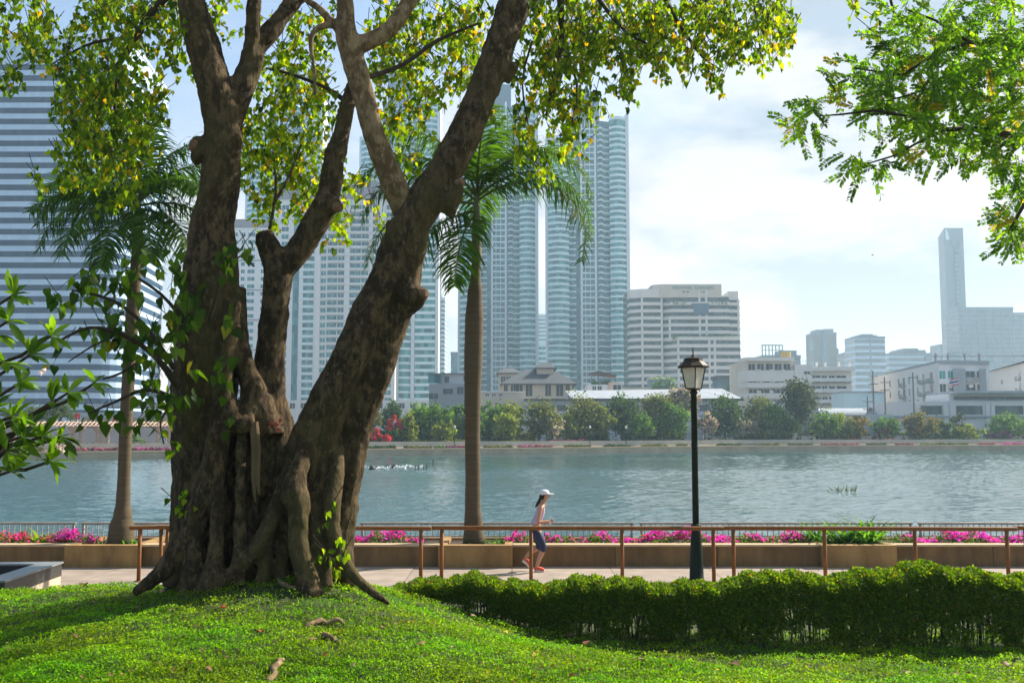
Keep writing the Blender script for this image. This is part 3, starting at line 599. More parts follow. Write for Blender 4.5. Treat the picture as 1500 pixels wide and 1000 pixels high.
# the smooth pale limb and its branches
B_ = MB()
limb(B_, [(608,338,30,12.2),(594,306,42,12.06),(575,265,39,11.92),(549,200,33,11.75),(535,150,33,11.7),(524,110,35,11.65),(513,75,36,11.6),(507,50,34,11.55),(506,10,26,11.5),(500,-60,24,11.4),(485,-150,20,11.3)])
limb(B_, [(515,70,30,11.6),(545,58,26,11.65),(572,42,25,11.7),(592,15,24,11.8),(612,-15,23,11.9),(660,-90,20,12.2)])
limb(B_, [(508,60,20,11.6),(490,36,14,11.6),(470,15,12,11.6),(446,-2,10,11.6)])
limb(B_, [(490,36,12,11.6),(465,42,9,11.6),(455,60,8,11.6),(460,100,7,11.6),(462,140,5,11.6)])
br = B_.build('limb', M['bark_pale'], fig)
md = br.modifiers.new('r','REMESH'); md.mode = 'VOXEL'; md.voxel_size = .022; md.use_smooth_shade = True
md = br.modifiers.new('s','SMOOTH'); md.iterations = 4
tx = bpy.data.textures.new('limb_relief','CLOUDS'); tx.noise_scale = .2; md = br.modifiers.new('d','DISPLACE'); md.texture = tx; md.strength = .03
bpy.context.view_layer.update(); evaluated(br); br['label'] = 'smooth pale tan limb without dark patches'
# dead split wood, cut faces
a = MB()
for x, yb, r in ((371,735,7),(377,724,8)):
    limb(a, [(x-2,618,r,11.66),(x+1,660,r*1.15,11.6),(x+.5,700,r,11.57),(x+3,yb,r*.5,11.6)], 6, 2)
o = a.build('dead_wood', mat('dead_wood', (.10,.065,.028), .9, .4, 3, c2=(.22,.15,.07), bump=.8, bscale=30, stretch=(3,3,.25)), fig); o['label'] = 'straw coloured strip of split dead wood'
cutm = mat('cut_wood', (.13,.07,.035), .85, .35, 16, c2=(.24,.135,.07), bump=.3)
for px, py, d, r, nx, ny, nz_ in ((279,212,11.62,.085,-.75,-.6,.1),(499,304,12.05,.07,.8,-.5,-.2),(625,430,11.85,.07,.85,-.5,.0),(678,266,11.82,.06,.8,-.5,.2)):
    a = MB(); p = P(px,py,d)-fo; n_ = Vector((nx,ny,nz_)).normalized(); a.tube([p-n_*.08, p-n_*.01, p+n_*.006], [r*.95, r*.85, r*.6], 12); a.build('cut_branch_end', cutm, fig)
# roots running over the lawn
def gp(px, py):
    d = 6.0
    while d < 16:
        p = P(px,py,d)
        if p.z <= float(lawn_z(p.x,p.y))+.02: return p
        d += .05
    return p
for q in ([(395,842),(412,858),(440,866),(462,872)],[(445,925),(470,915),(492,914),(505,918)],[(392,1003),(402,985),(415,968)],[(498,850),(530,868),(560,880)],[(280,855),(250,868),(222,872)],[(470,935),(486,940),(498,942)]):
    a = MB(); pts = [gp(*z)-fo for z in q]; P3 = []
    for i in range(len(pts)-1):
        for k in range(4): P3.append(pts[i].lerp(pts[i+1],k/4)+Vector((random.uniform(-.02,.02),random.uniform(-.02,.02),.035+.02*math.sin(i*4+k+q[0][0])-(.07 if i == 0 and k == 0 else 0))))
    P3.append(pts[-1]-Vector((0,0,.04))); r = [(.034-.02*j/len(P3))*random.uniform(.7,1.25) for j in range(len(P3))]; a.tube(P3, r, 8); a.build('surface_root', M['bark_pale'], fig, True)

# foliage: drooping twigs with heart shaped leaves, in the masses the crown shows
GREEN = [(.085,.17,.009),(.14,.235,.011),(.23,.31,.013),(.40,.35,.013),(.50,.31,.010),(.042,.095,.008)]
LV = []; TW = MB()
def sprays(lst, size, wts, d0, d1, per=9, drop=.42, pal=GREEN):
    for e in lst:
        cx, cy, rx, ry, n = e
        for _ in range(max(1, round(n*(2.3 if size < .12 else .8)/per))):
            r = math.sqrt(random.random()); a = random.uniform(0,6.283); d = random.uniform(d0,d1)
            px = cx + rx*r*math.cos(a); py = cy + ry*r*math.sin(a)
            mid = np.array(P(px,py,d)); l = drop*random.uniform(.6,1.3); hd = random.uniform(0,6.283)
            ax = np.array([math.cos(hd)*.55, math.sin(hd)*.55, -random.uniform(.3,1)]); ax /= np.linalg.norm(ax)
            ts = np.sort(rng.uniform(-.5,.5,per)); base = mid[None] + ts[:,None]*l*ax[None] + np.stack([np.zeros(per),np.zeros(per),-.25*l*ts**2],1)
            off = rng.normal(size=(per,3)); off -= (off@ax)[:,None]*ax[None]; off = unit(off)*size*rng.uniform(.2,.55,(per,1))
            tip = off/size*.9 + ax*.5 + np.array([0,0,-.9]) + rng.normal(0,.35,(per,3))
            LV.append((base+off, tip, size*rng.uniform(.7,1.2,per), palette(per, pal, wts, .22)))
            if random.random() < .8:
                q = [Vector(mid-ax*l*.75)-fo, Vector(mid)-fo, Vector(mid+ax*l*.5)-fo+Vector((0,0,-.06*l))]; TW.tube(q, [.006,.004,.002], 4, False)
top_l = [(35,25,45,45,150),(60,65,30,28,60),(10,112,18,22,45),(8,60,12,20,15),(150,55,62,55,210),(210,25,95,40,240),(150,115,48,42,130),(112,140,42,36,90),(180,155,60,46,210),(165,205,62,42,200),(125,235,42,34,90),(165,262,55,36,130),(215,165,30,40,60),(245,82,20,28,40),(282,92,14,20,20),(255,22,50,30,100),(92,100,26,30,40),(60,265,20,14,12),(140,165,60,40,110),(100,200,24,20,30)]
top_m = [(430,60,55,45,150),(425,115,58,50,190),(420,180,52,60,190),(395,240,48,46,130),(430,235,50,46,130),(392,305,34,28,60),(470,100,20,50,70),(468,245,36,46,90),(500,318,26,30,50),(515,275,26,24,45),(480,180,20,50,60),(445,300,30,24,40),(490,30,14,22,20),(330,25,22,40,60),(368,205,20,60,60)]
top_r = [(575,50,40,55,160),(620,40,60,50,220),(670,50,50,45,170),(640,110,56,36,140),(598,150,40,46,120),(570,100,34,60,110),(575,200,22,30,45),(690,95,26,34,55),(600,235,20,24,25),(700,30,24,34,60),(560,320,10,10,6),(720,160,14,14,8)]
far_r = [(800,30,56,46,220),(840,60,60,48,240),(905,35,88,46,360),(965,40,76,42,260),(880,92,60,40,170),(800,112,36,46,120),(770,85,30,40,60),(832,160,30,36,95),(838,202,24,22,40),(775,175,26,44,70),(790,235,14,22,22),(918,125,20,26,40),(992,82,46,28,100),(1050,45,52,42,180),(1095,62,40,34,110),(1140,30,30,36,100),(1052,115,14,20,26),(1132,72,20,18,30),(1000,20,60,30,160),(1110,15,60,26,140),(860,140,30,28,50),(945,85,30,20,40),(1248,8,12,12,12),(1285,35,18,22,24),(762,215,12,30,16),(815,145,20,60,60)]
above = [(200,-60,260,60,500),(560,-70,260,60,500),(900,-60,260,55,500),(500,-170,500,60,700),(1000,-150,250,60,300)]
sprays(top_l, .077, [4,4,2.2,.5,.2,2], 11.2, 13.2); sprays(top_m, .077, [3,4,3,.9,.4,1.3], 12.6, 14.5); sprays(top_r, .077, [3,4,3,1.0,.5,1], 12.6, 14.6)
sprays(far_r, .077, [3,4,2.6,1.1,.5,2], 12.5, 14.5); sprays(above, .12, [3,4,2,1,.5,2], 11.5, 14.5)
shoots = [(100,430,26,18,14),(112,412,16,10,8),(165,415,55,26,34),(235,420,50,46,40),(200,470,60,26,36),(150,500,42,26,26),(200,540,40,34,40),(150,600,30,22,14),(232,605,18,30,14),(255,490,46,44,42),(305,470,34,46,28),(330,555,16,30,14),(320,385,22,20,14),(352,398,12,12,5),(265,570,30,30,20),(215,440,40,60,30),(100,520,16,12,5),(245,640,14,16,6),(335,620,8,6,3),(190,620,10,14,6),(352,370,10,8,3),(365,362,8,8,2)]
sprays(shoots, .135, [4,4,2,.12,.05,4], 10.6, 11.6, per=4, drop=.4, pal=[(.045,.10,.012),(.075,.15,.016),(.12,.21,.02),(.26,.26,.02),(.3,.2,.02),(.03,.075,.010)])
sprays([(492,805,14,26,18),(478,760,8,8,3),(268,735,10,16,6)], .075, [3,4,3,.3,.05,1], 11.2, 11.4, per=4)
pos = np.concatenate([l[0] for l in LV]); tip = np.concatenate([l[1] for l in LV]); sz = np.concatenate([l[2] for l in LV]); cc = np.concatenate([l[3] for l in LV])
nr = rng.normal(size=(len(pos),3))*(.8,1,.5) + (0,-.5,.2)
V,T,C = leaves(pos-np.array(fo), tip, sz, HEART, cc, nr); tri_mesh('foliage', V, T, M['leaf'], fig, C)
def branch(lst, n=8):
    for ch in lst:
        limb(TW, ch, 6, 3)
branch([[(262,-20,14,11.6),(225,15,12,11.7),(190,70,10,11.9),(165,110,8,12),(148,150,6,12.1),(138,205,4,12.2)],[(200,55,7,11.9),(140,62,5,12),(100,80,3,12.1),(75,95,2,12.1)],[(172,100,6,12),(168,160,4,12),(162,230,2,12)],
        [(526,118,9,11.75),(590,95,7,12.2),(640,60,6,12.6),(700,35,4,13)],[(580,20,6,12.5),(640,-20,8,13)],[(510,152,9,12.6),(480,130,6,12.8),(430,110,5,13),(390,100,3,13.2)],[(400,300,5,12.2),(425,255,4,12.6),(445,200,3,13)],[(395,335,5,12.2),(404,280,4,12.5),(400,220,3,13)],[(372,390,3,11.9),(352,375,3,12),(344,390,2,12)],
        [(820,-20,12,12.8),(822,60,9,13),(812,110,6,13),(800,170,4,13)],[(820,70,5,13),(845,120,4,13.2),(838,180,2,13.2)],[(965,-20,8,13),(985,20,6,13.2),(1008,55,5,13.4),(1030,85,3,13.5),(1060,105,2,13.5)],[(1000,45,4,13.4),(1045,40,3,13.5),(1075,45,2,13.6)],[(1012,60,3,13.4),(1015,100,2,13.4),(1005,130,1.5,13.4)],[(870,-10,7,13),(915,45,5,13.3),(960,70,3,13.4)],[(780,60,4,12.8),(765,120,3,12.9),(775,190,2,13)],[(1100,-20,5,13.5),(1110,40,3,13.6),(1115,90,2,13.6)],[(1300,-30,5,13),(1310,20,4,13),(1330,35,2,13)],
        [(262,565,14,11.5),(225,520,9,11.3),(180,490,7,11.1),(130,480,5,11),(85,500,4,10.9),(40,520,3,10.8)],[(255,540,9,11.4),(215,480,7,11.2),(165,440,5,11.1),(105,425,3,11)],[(258,585,8,11.4),(215,570,6,11.3),(165,590,4,11.1),(130,605,3,11)],[(270,470,8,11.5),(235,430,5,11.3),(190,400,4,11.2)],[(215,520,4,11.3),(180,545,4,11.2),(150,555,3,11.1)],[(245,600,5,11.3),(235,620,3,11.2),(240,650,2,11.2)],[(306,470,5,11.5),(318,430,4,11.4),(320,385,3,11.4)],[(170,490,4,11.1),(130,510,3,11),(100,530,2,10.9)]])
TW.build('twigs', M['twig'], fig, True)
a = MB(); p = P(404,622,11.5)-fo
for dx, dz, s in ((0,0,.035),(.05,.05,.03),(-.045,.03,.028),(.03,-.06,.03),(-.07,-.02,.022),(.08,.0,.02)): a.add([p+Vector((dx-s,0,dz)),p+Vector((dx,-.03,dz-s)),p+Vector((dx+s,0,dz)),p+Vector((dx,.02,dz+s))], [(0,1,2,3)])
o = a.build('dried_leaves', lf4, fig); o['label'] = 'small bunch of red dried leaves caught in the fork'

# ---------------------------------------------------------------- rain tree reaching in from beside the camera
rain = thing('rain_tree', 'airy tree with feathery leaflets reaching in over the lake from the picture edge', 'tree', (8.6,9.6,.2)); ro = Vector(rain.location)
LV2 = []; RT = MB()
def rlimb(ch):
    pts = [P(a_,b_,d)-ro for a_,b_,w_,d in ch]; RT.tube(pts, [w_/2/F*d for a_,b_,w_,d in ch], 7)
RT2 = MB(); RT2.tube([(0,0,-.3),(.05,0,1.5),(-.1,.1,3.2),(-.35,.1,4.6),(-.6,0,5.8),(-.72,-.05,6.5)], [.32,.26,.23,.2,.16,.11], 14); RT2.build('trunk', M['bark'], rain, True)
RB = [[(1640,230,26,9.6),(1560,215,16,9.4),(1490,200,11,9.3),(1420,188,9,9.1),(1380,190,7,9),(1340,172,5,8.9),(1280,162,4,8.9),(1230,168,3,8.9),(1200,170,2,8.9)],[(1385,190,6,9),(1352,205,4,8.9),(1310,228,3,8.9),(1270,240,2,8.9)],[(1640,120,22,9.6),(1560,90,14,9.4),(1490,70,10,9.3),(1420,62,7,9.2),(1370,80,5,9.1),(1320,110,4,9),(1250,100,2,9)],[(1420,62,5,9.2),(1370,30,4,9.2),(1330,15,3,9.2)],[(1580,260,14,9.4),(1530,275,9,9.2),(1500,300,6,9.1),(1480,335,3,9)],[(1440,140,5,9.2),(1390,120,4,9.1),(1330,140,3,9),(1290,150,2,9)],[(1640,20,16,9.6),(1540,0,10,9.5),(1450,-10,7,9.4)]]
for ch in RB:
    if ch[0][0] >= 1580: ch = [(1948, ch[0][1]+70, ch[0][2]*1.5, 9.7), (1800, ch[0][1]+30, ch[0][2]*1.25, 9.7)] + ch
    rlimb(ch)
def pinnate(px, py, d, ln, ang):
    """one leaf: a rachis with paired leaflets"""
    p = np.array(P(px,py,d)); dr = np.array([math.cos(ang), random.uniform(-.6,.6), math.sin(ang)]); dr /= np.linalg.norm(dr)
    sd = np.cross(dr, [0,-1,.2]); sd /= np.linalg.norm(sd); k = random.randint(9,11); c = palette(1, [(.11,.22,.018),(.18,.31,.022),(.26,.38,.028),(.42,.30,.03),(.065,.14,.016)], [4,4,3,1.0,1.6], .2)[0]
    for i in range(k):
        t = (i+.6)/k; b_ = p + dr*ln*t + np.array([0,0,-.2*ln*t*t])
        for s_ in (-1,1):
            LV2.append((b_, dr*.75 + sd*s_*.85 + rng.normal(0,.12,3) - np.array([0,0,.15]), ln*.26*(1-.45*abs(t-.55)), c*random.uniform(.85,1.15)))
    RT.tube([Vector(p)-ro, Vector(p+dr*ln*.5+np.array([0,0,-.05*ln]))-ro, Vector(p+dr*ln+np.array([0,0,-.2*ln]))-ro], [.004,.003,.0015], 3, False)
for cx, cy, rx, ry, n in [(1165,165,38,26,30),(1195,178,22,20,14),(1262,238,38,22,26),(1290,225,24,20,14),(1238,105,36,16,20),(1290,112,50,24,40),(1272,150,40,30,34),(1318,150,46,38,60),(1320,95,50,30,50),(1345,55,44,34,60),(1350,190,40,34,50),(1390,90,60,50,100),(1392,150,56,40,90),(1372,228,40,18,26),(1445,60,60,56,130),(1450,130,54,50,120),(1440,205,52,34,80),(1485,180,40,60,90),(1492,40,40,60,80),(1480,265,30,34,44),(1492,300,20,24,20),(1480,330,28,24,34),(1500,345,24,16,16),(1400,20,60,30,80),(1460,-40,120,40,120),(1560,120,60,120,180),(1560,280,40,60,60),(1330,15,30,20,26),(1305,60,20,24,14)]:
    for _ in range(int(n*.54)):
        r = math.sqrt(random.random()); a_ = random.uniform(0,6.283); pinnate(cx+rx*r*math.cos(a_), cy+ry*r*math.sin(a_), random.uniform(8.5,9.9), random.uniform(.16,.26), random.choice([math.pi*random.uniform(.85,1.35), math.pi*random.uniform(1.1,1.8), random.uniform(0,6.28)]))
pos = np.array([l[0] for l in LV2]); tip = np.array([l[1] for l in LV2]); sz = np.array([l[2] for l in LV2]); cc = np.array([l[3] for l in LV2])
V,T,C = leaves(pos-np.array(ro), tip, sz, (OVAL[0]*(.9,1,1),OVAL[1]), cc, rng.normal(size=(len(pos),3))*.5+(0,-.6,.7)); tri_mesh('foliage', V, T, M['rain_leaf'], rain, C)
RT.build('branches', M['twig'], rain, True)

# ---------------------------------------------------------------- frangipani beside the trough
fr_ = thing('frangipani_tree', 'small frangipani with whorls of long leaves and white blooms at the picture edge', 'tree', (-5.3,8.6,.7)); go_ = Vector(fr_.location)
FT = MB(); FT.tube([(0,0,-.3),(.03,0,.6),(-.02,.05,1.1)], [.1,.085,.07], 10)
FL = []
tips = [(75,492,8.6),(44,520,8.5),(100,575,8.9),(76,588,8.8),(30,560,8.3),(18,610,8.3),(12,470,8.4),(60,640,8.5),(72,676,8.4),(30,640,8.4),(10,660,8.2),(88,640,8.8),(45,625,8.6),(15,690,8.3),(5,530,8.2),(140,560,9.2),(20,432,8.4),(-15,600,8.2),(-10,490,8.3)]
hub = {0:(-60,620),1:(-30,700)}
for i, (px, py, d) in enumerate(tips):
    p = P(px,py,d); h = P(px-90 if py < 600 else px-70, py+45 if py < 600 else py+10, d+.1); root = Vector((-5.32,8.65,1.7))
    FT.tube([root-go_, h-go_, (h+p)/2+Vector((0,0,-.04))-go_, p-go_], [.04,.022,.016,.012], 6)
    ax = (p-h).normalized()
    for k in range(random.randint(9,13)):
        a_ = random.uniform(0,6.283); o1 = ax.orthogonal().normalized(); o2 = ax.cross(o1); tip = ax*random.uniform(.1,.9)+(o1*math.cos(a_)+o2*math.sin(a_))*1.0+Vector((0,0,.15))
        FL.append((np.array(p), np.array(tip), random.uniform(.15,.26)))
pos = np.array([l[0] for l in FL]); tip = np.array([l[1] for l in FL]); sz = np.array([l[2] for l in FL]); n = len(pos)
shp = (np.array([(0,0,0),(.13,.35,.03),(0,.35,-.01),(-.13,.35,.03),(.15,.65,.01),(0,.65,-.03),(-.15,.65,.01),(0,1,-.12)]), np.array([(0,1,2),(0,2,3),(1,4,5),(1,5,2),(2,5,6),(2,6,3),(4,7,5),(5,7,6)]))
V,T,C = leaves(pos-np.array(go_), tip, sz, shp, palette(n, [(.09,.19,.015),(.14,.26,.02),(.06,.13,.015)], [3,3,2]), rng.normal(size=(n,3))*.3+(0,-.4,1))
tri_mesh('foliage', V, T, M['leaf'], fr_, C); FT.build('branches', M['twig'], fr_, True)
FB = []
for px, py in ((88,655),(92,660),(84,652),(93,652),(60,546),(66,543)):
    for k in range(5): FB.append((np.array(P(px,py,8.35)), np.array([math.cos(k*1.257), -.5, math.sin(k*1.257)])))
V,T,C = leaves(np.array([f[0] for f in FB])-np.array(go_), np.array([f[1] for f in FB]), .03*np.ones(len(FB)), OVAL, palette(len(FB), [(.8,.78,.62)], [1], .05)); tri_mesh('blooms', V, T, M['petal'], fr_, C)

# ---------------------------------------------------------------- royal palms
def frond(t, base, az, el, Ln, droop, parent, lf=.88, n=82, colr=(.042,.095,.010), twist=0):
    ca, sa = math.cos(az), math.sin(az); p = np.array(base, float); pts = []; m = 22; parts = []
    for i in range(m+1):
        u = i/m; e = el - droop*u**1.25; d = np.array([ca*math.cos(e), sa*math.cos(e), math.sin(e)]); pts.append((p.copy(), d)); p = p + d*Ln/m
    V=[];T=[];C=[]; o = 0
    for i in range(n):
        u = .10 + .9*i/(n-1)*.995; k = min(int(u*m), m-1); f = u*m-k; q = pts[k][0]*(1-f)+pts[k+1][0]*f; d = pts[k][1]
        sd = np.array([-sa, ca, 0.]); up = np.cross(sd, d)
        for s_ in (-1,1):
            l = lf*(.35+.65*math.sin(math.pi*min(1,(u*.92+.12))))*random.uniform(.8,1.15); ang = random.uniform(-.5,.55)
            dd = d*random.uniform(.35,.6) + (sd*s_*math.cos(ang) + up*math.sin(ang))*.85; dd /= np.linalg.norm(dd)
            wv = np.cross(dd, up if abs(np.dot(dd,up))<.95 else sd); wv /= np.linalg.norm(wv); c = np.array(colr)*random.uniform(.65,1.45)
            pp = q.copy(); vs = []; g = 0
            for j, ww in enumerate((.010,.021,.015,.003)):
                vs += [pp-wv*ww, pp+wv*ww]; pp = pp + dd*l/3; dd = dd + np.array([0,0,-.42-.2*j]); dd /= np.linalg.norm(dd)
            V += vs; C += [c]*8
            for j in range(3): T += [(o+2*j,o+2*j+1,o+2*j+3),(o+2*j,o+2*j+3,o+2*j+2)]
            o += 8
    # rachis as a four sided strip
    for i in range(m+1):
        q, d = pts[i]; sd = np.array([-sa,ca,0.]); up = np.cross(sd,d); r = .03*(1-.85*i/m)
        V += [q+sd*r, q+up*r, q-sd*r, q-up*r]; C += [np.array([.10,.12,.03])]*4
    for i in range(m):
        for k in range(4):
            a_ = o+i*4+k; b_ = o+i*4+(k+1)%4; T += [(a_,b_,b_+4),(a_,b_+4,a_+4)]
    return tri_mesh('frond', np.array(V), np.array(T), M['palm'], parent, np.array(C))
palm_bark = mat('palm_trunk_ringed', (.060,.042,.020), .85, .3, 1.5, c2=(.125,.092,.05), bump=.5, bscale=9, stretch=(.4,.4,9))
shaft = mat('crownshaft', (.10,.12,.03), .5, .3, 3, c2=(.17,.13,.06), stretch=(3,3,.4))
def royal_palm(px, Y, prof, lean, zs, fronds, label):
    t = thing('royal_palm', label, 'palm tree', (PX(px,Y),Y,.36)); pts=[];rs=[]
    for py, w_, dx in prof: z = PZ(py,Y)-.36; pts.append((dx/F*Y,0,z)); rs.append(w_/2/F*Y)
    P2=[];R2=[]
    for i in range(len(pts)-1):
        for k in range(6):
            f = k/6; f2 = f*f*(3-2*f); P2.append(Vector(pts[i]).lerp(Vector(pts[i+1]),f)); R2.append((rs[i]*(1-f2)+rs[i+1]*f2)*(1+.014*math.sin(k*2.1+i)))
    P2.append(Vector(pts[-1])); R2.append(rs[-1]); a = MB(); a.tube([P2[0]-Vector((0,0,.1))]+P2, [R2[0]*1.05]+R2, 18); a.build('trunk', palm_bark, t, True)
    top = P2[-1]; a = MB(); a.tube([top-Vector((0,0,.05)), top+Vector((0,0,.1)), top+Vector((0,0,zs*.6)), top+Vector((0,0,zs))], [R2[-1]*1.05, R2[-1]*1.15, R2[-1]*.9, .04], 14); a.build('crownshaft', shaft, t, True)
    for az, el, L_, dr, off in fronds: frond(t, top+Vector((0,0,zs*off)), R(az), R(el), L_, R(dr), t)
    return t
FRR = [(5,45,3.7,155,.95),(-22,30,3.9,150,.9),(-10,58,3.6,155,1),(25,66,2.9,95,1),(180,56,3.3,120,.95),(165,70,3.1,85,1),(188,40,3.2,125,.9),(195,8,3.2,95,.85),(215,-15,2.9,75,.75),(255,-25,2.5,60,.7),(90,45,2.8,110,.9),(60,75,2.6,60,1),(280,72,2.6,80,1)]
royal_palm(693, 21.8, [(790,32,2),(770,27,1),(740,23,0),(700,22,0),(640,22,-1),(580,24,-1),(520,27,0),(470,27,1),(430,22,2),(400,14,3),(380,14,4)], 0, 1.45, FRR, 'slender royal palm with a swollen middle and drooping fronds in the path planter')
FRL = [(0,12,2.5,95,.9),(-20,40,2.6,120,.95),(20,58,2.7,105,1),(35,72,2.7,70,1),(180,28,2.6,75,.9),(170,45,2.7,85,.95),(195,35,2.6,120,.9),(95,84,2.3,25,1),(75,55,2.6,90,1),(130,50,2.6,100,.95),(240,0,2.5,85,.85),(265,-15,2.4,70,.8),(300,-5,2.4,85,.8),(215,12,2.6,100,.85),(335,-5,2.3,85,.8)]
royal_palm(183, 21.8, [(790,38,0),(772,35,0),(755,26,1),(735,20,1),(700,18,1),(640,18,1),(580,18,2),(520,18,3),(460,19,5),(400,17,8),(360,15,9)], 0, 1.0, FRL, 'stout royal palm with a bulging mossy foot and thick hanging fronds beside the trough')
# ---------------------------------------------------------------- the runner
def skin(name, verts, edges, radii, m, parent, sub=2, root=0, smooth=True):
    me = bpy.data.meshes.new(name); me.from_pydata([Vector(v) for v in verts], edges, []); o = link(name, me, parent); me.materials.append(m)
    o.modifiers.new('k','SKIN'); sv = me.skin_vertices[0].data
    for i, r in enumerate(radii): sv[i].radius = (r,r) if not isinstance(r, tuple) else r; sv[i].use_root = (i == root)
    o.modifiers['k'].use_smooth_shade = True
    md = o.modifiers.new('s','SUBSURF'); md.levels = sub; md.render_levels = sub
    bpy.context.view_layer.update(); return evaluated(o)
skinm = mat('skin', (.50,.26,.16), .55, .08, 8); shirt = mat('lilac_top', (.47,.38,.52), .8, .1, 9, bump=.2, bscale=40); navy = mat('navy_leggings', (.018,.026,.075), .65, .25, 7, bump=.1)
capm = mat('white_cap', (.74,.74,.77), .8, .06, 12); hair = mat('dark_hair', (.018,.011,.008), .5, .4, 30); shoe = mat('coral_shoe', (.72,.10,.04), .6, .15, 14); sole = mat('shoe_sole', (.72,.66,.6), .7, .1, 9)
pr = thing('person', 'woman jogging on the lake path in white cap, lilac top and navy leggings', 'person', (.485,20.2,0))
V_ = [(-.02,0,.86),(.02,0,.98),(.065,0,1.10),(.095,0,1.22),(.115,0,1.30),(.145,0,1.365),(.175,0,1.43),(.195,0,1.50),(.185,0,1.545)]
E_ = [(0,1),(1,2),(2,3),(3,4),(4,5),(5,6),(6,7),(7,8)]; RD = [(.11,.10),(.105,.085),(.11,.085),(.12,.085),(.075,.06),(.045,.045),(.07,.062),(.088,.075),(.06,.055)]
def chain(start, pts, rs):
    prev = start
    for p, r in zip(pts, rs): V_.append(p); E_.append((prev, len(V_)-1)); RD.append(r); prev = len(V_)-1
    return prev
for s_, arm, leg in ((-1, [(.10,-.13,1.285),(.085,-.175,1.265),(.055,-.20,1.12),(.035,-.205,.985),(.13,-.185,.985),(.225,-.16,1.0),(.255,-.15,1.005)],
                      [(-.01,-.085,.80),(.07,-.095,.65),(.15,-.09,.475),(.09,-.09,.34),(.035,-.085,.20),(.005,-.085,.10),(.03,-.085,.05),(.11,-.085,.035)]),
                  (1, [(.11,.13,1.28),(.10,.175,1.255),(.05,.20,1.11),(.01,.205,.985),(.10,.18,.955),(.205,.14,.945),(.235,.13,.945)],
                      [(-.02,.085,.80),(.02,.09,.65),(.07,.09,.475),(-.03,.09,.42),(-.13,.09,.35),(-.20,.09,.285),(-.215,.09,.235),(-.165,.09,.125)])):
    chain(4, arm, [.05,.05,.042,.036,.036,.026,.024]); chain(0, leg, [.092,.085,.058,.056,.044,.032,.034,.026])
body = skin('body', V_, E_, RD, skinm, pr)
# hands: palm block with five fingers each
for hx_, hy_, hz_, nm in ((.262,-.15,1.008,0),(.242,.13,.947,1)):
    vs = [(hx_,hy_,hz_),(hx_+.04,hy_,hz_+.005)]; es = [(0,1)]; rr = [(.022,.014),(.03,.014)]
    for k in range(4):
        z = hz_+.026-.016*k; l = (.036,.040,.037,.030)[k]; b0 = len(vs); vs += [(hx_+.052,hy_,z),(hx_+.052+l*.6,hy_-.006,z-.004),(hx_+.045+l*.7,hy_+.022,z-.010)]; es += [(1,b0),(b0,b0+1),(b0+1,b0+2)]; rr += [.0085,.008,.007]
    b0 = len(vs); vs += [(hx_+.02,hy_-.008,hz_+.032),(hx_+.05,hy_-.012,hz_+.048)]; es += [(0,b0),(b0,b0+1)]; rr += [.010,.008]
    skin('hand', vs, es, rr, skinm, pr, 1)
skin('tank_top', [(-.03,0,.90),(.0,0,.96),(.03,0,1.03),(.065,0,1.11),(.095,0,1.21),(.108,0,1.275),(.10,-.085,1.305),(.115,.085,1.30)], [(0,1),(1,2),(2,3),(3,4),(4,5),(5,6),(5,7)], [(.135,.122),(.122,.105),(.115,.098),(.122,.098),(.128,.102),(.09,.075),(.05,.045),(.05,.045)], shirt, pr)
lv = [(-.02,0,.90),(-.02,0,.84)]; le = [(0,1)]; lr = [(.115,.11),(.12,.118)]
for pts, rs in (([(-.01,-.085,.80),(.07,-.095,.65),(.15,-.09,.475),(.105,-.09,.365)], [.102,.095,.070,.066]), ([(-.02,.085,.80),(.02,.09,.65),(.07,.09,.475),(-.015,.09,.425)], [.102,.092,.070,.064])):
    prev = 1
    for p, r in zip(pts, rs): lv.append(p); le.append((prev,len(lv)-1)); lr.append(r); prev = len(lv)-1
skin('leggings', lv, le, lr, navy, pr)
# face, hair, cap
a = MB(); a.tube([(.268,0,1.485),(.292,0,1.468),(.272,0,1.455)], [.006,.013,.008], 6)
a.build('nose', skinm, pr, True)
for s_ in (-1,1):
    a = MB(); a.tube([(.258,s_*.032,1.493),(.268,s_*.032,1.493)], [.010,.006], 8); a.build('eye', hair, pr, True)
    a = MB(); a.tube([(.178,s_*.074,1.462),(.172,s_*.083,1.482),(.18,s_*.076,1.502)], [.010,.015,.010], 8); a.build('ear', skinm, pr, True)
a = MB(); a.tube([(.262,-.022,1.432),(.272,0,1.431),(.262,.022,1.432)], [.004,.007,.004], 6); a.build('mouth', mat('lips', (.4,.12,.1), .5, .1), pr, True)
skin('hair', [(.13,0,1.50),(.10,0,1.47),(.075,0,1.42),(.045,0,1.36),(.005,0,1.30),(-.015,0,1.26)], [(0,1),(1,2),(2,3),(3,4),(4,5)], [(.085,.07),(.06,.05),(.03,.03),(.036,.034),(.026,.024),(.010,.010)], hair, pr)
skin('hair_side', [(.165,-.062,1.515),(.15,-.07,1.48),(.135,-.062,1.445),(.125,.0,1.43),(.135,.062,1.445),(.15,.07,1.48),(.165,.062,1.515)], [(0,1),(1,2),(2,3),(3,4),(4,5),(5,6)], [.022,.024,.02,.03,.02,.024,.022], hair, pr, 1)
cap2 = MB(); nseg = 16
for j in range(6):
    pass
prof = [(0.092,1.522),(.096,1.54),(.09,1.57),(.07,1.597),(.04,1.612),(.006,1.617)]
cap2.tube([(.172+.01*(z-1.52)*3,0,z) for r,z in prof], [r for r,z in prof], nseg)
vs=[];fs=[]
for k in range(9):
    t = (k/8-.5)*math.pi*.95; vs += [(.172+.09*math.cos(t), .085*math.sin(t), 1.535), (.175+.09*math.cos(t)+.095*math.cos(t), .085*math.sin(t), 1.535-.018*math.cos(t)+.008)]
for k in range(8): fs.append((2*k,2*k+1,2*k+3,2*k+2))
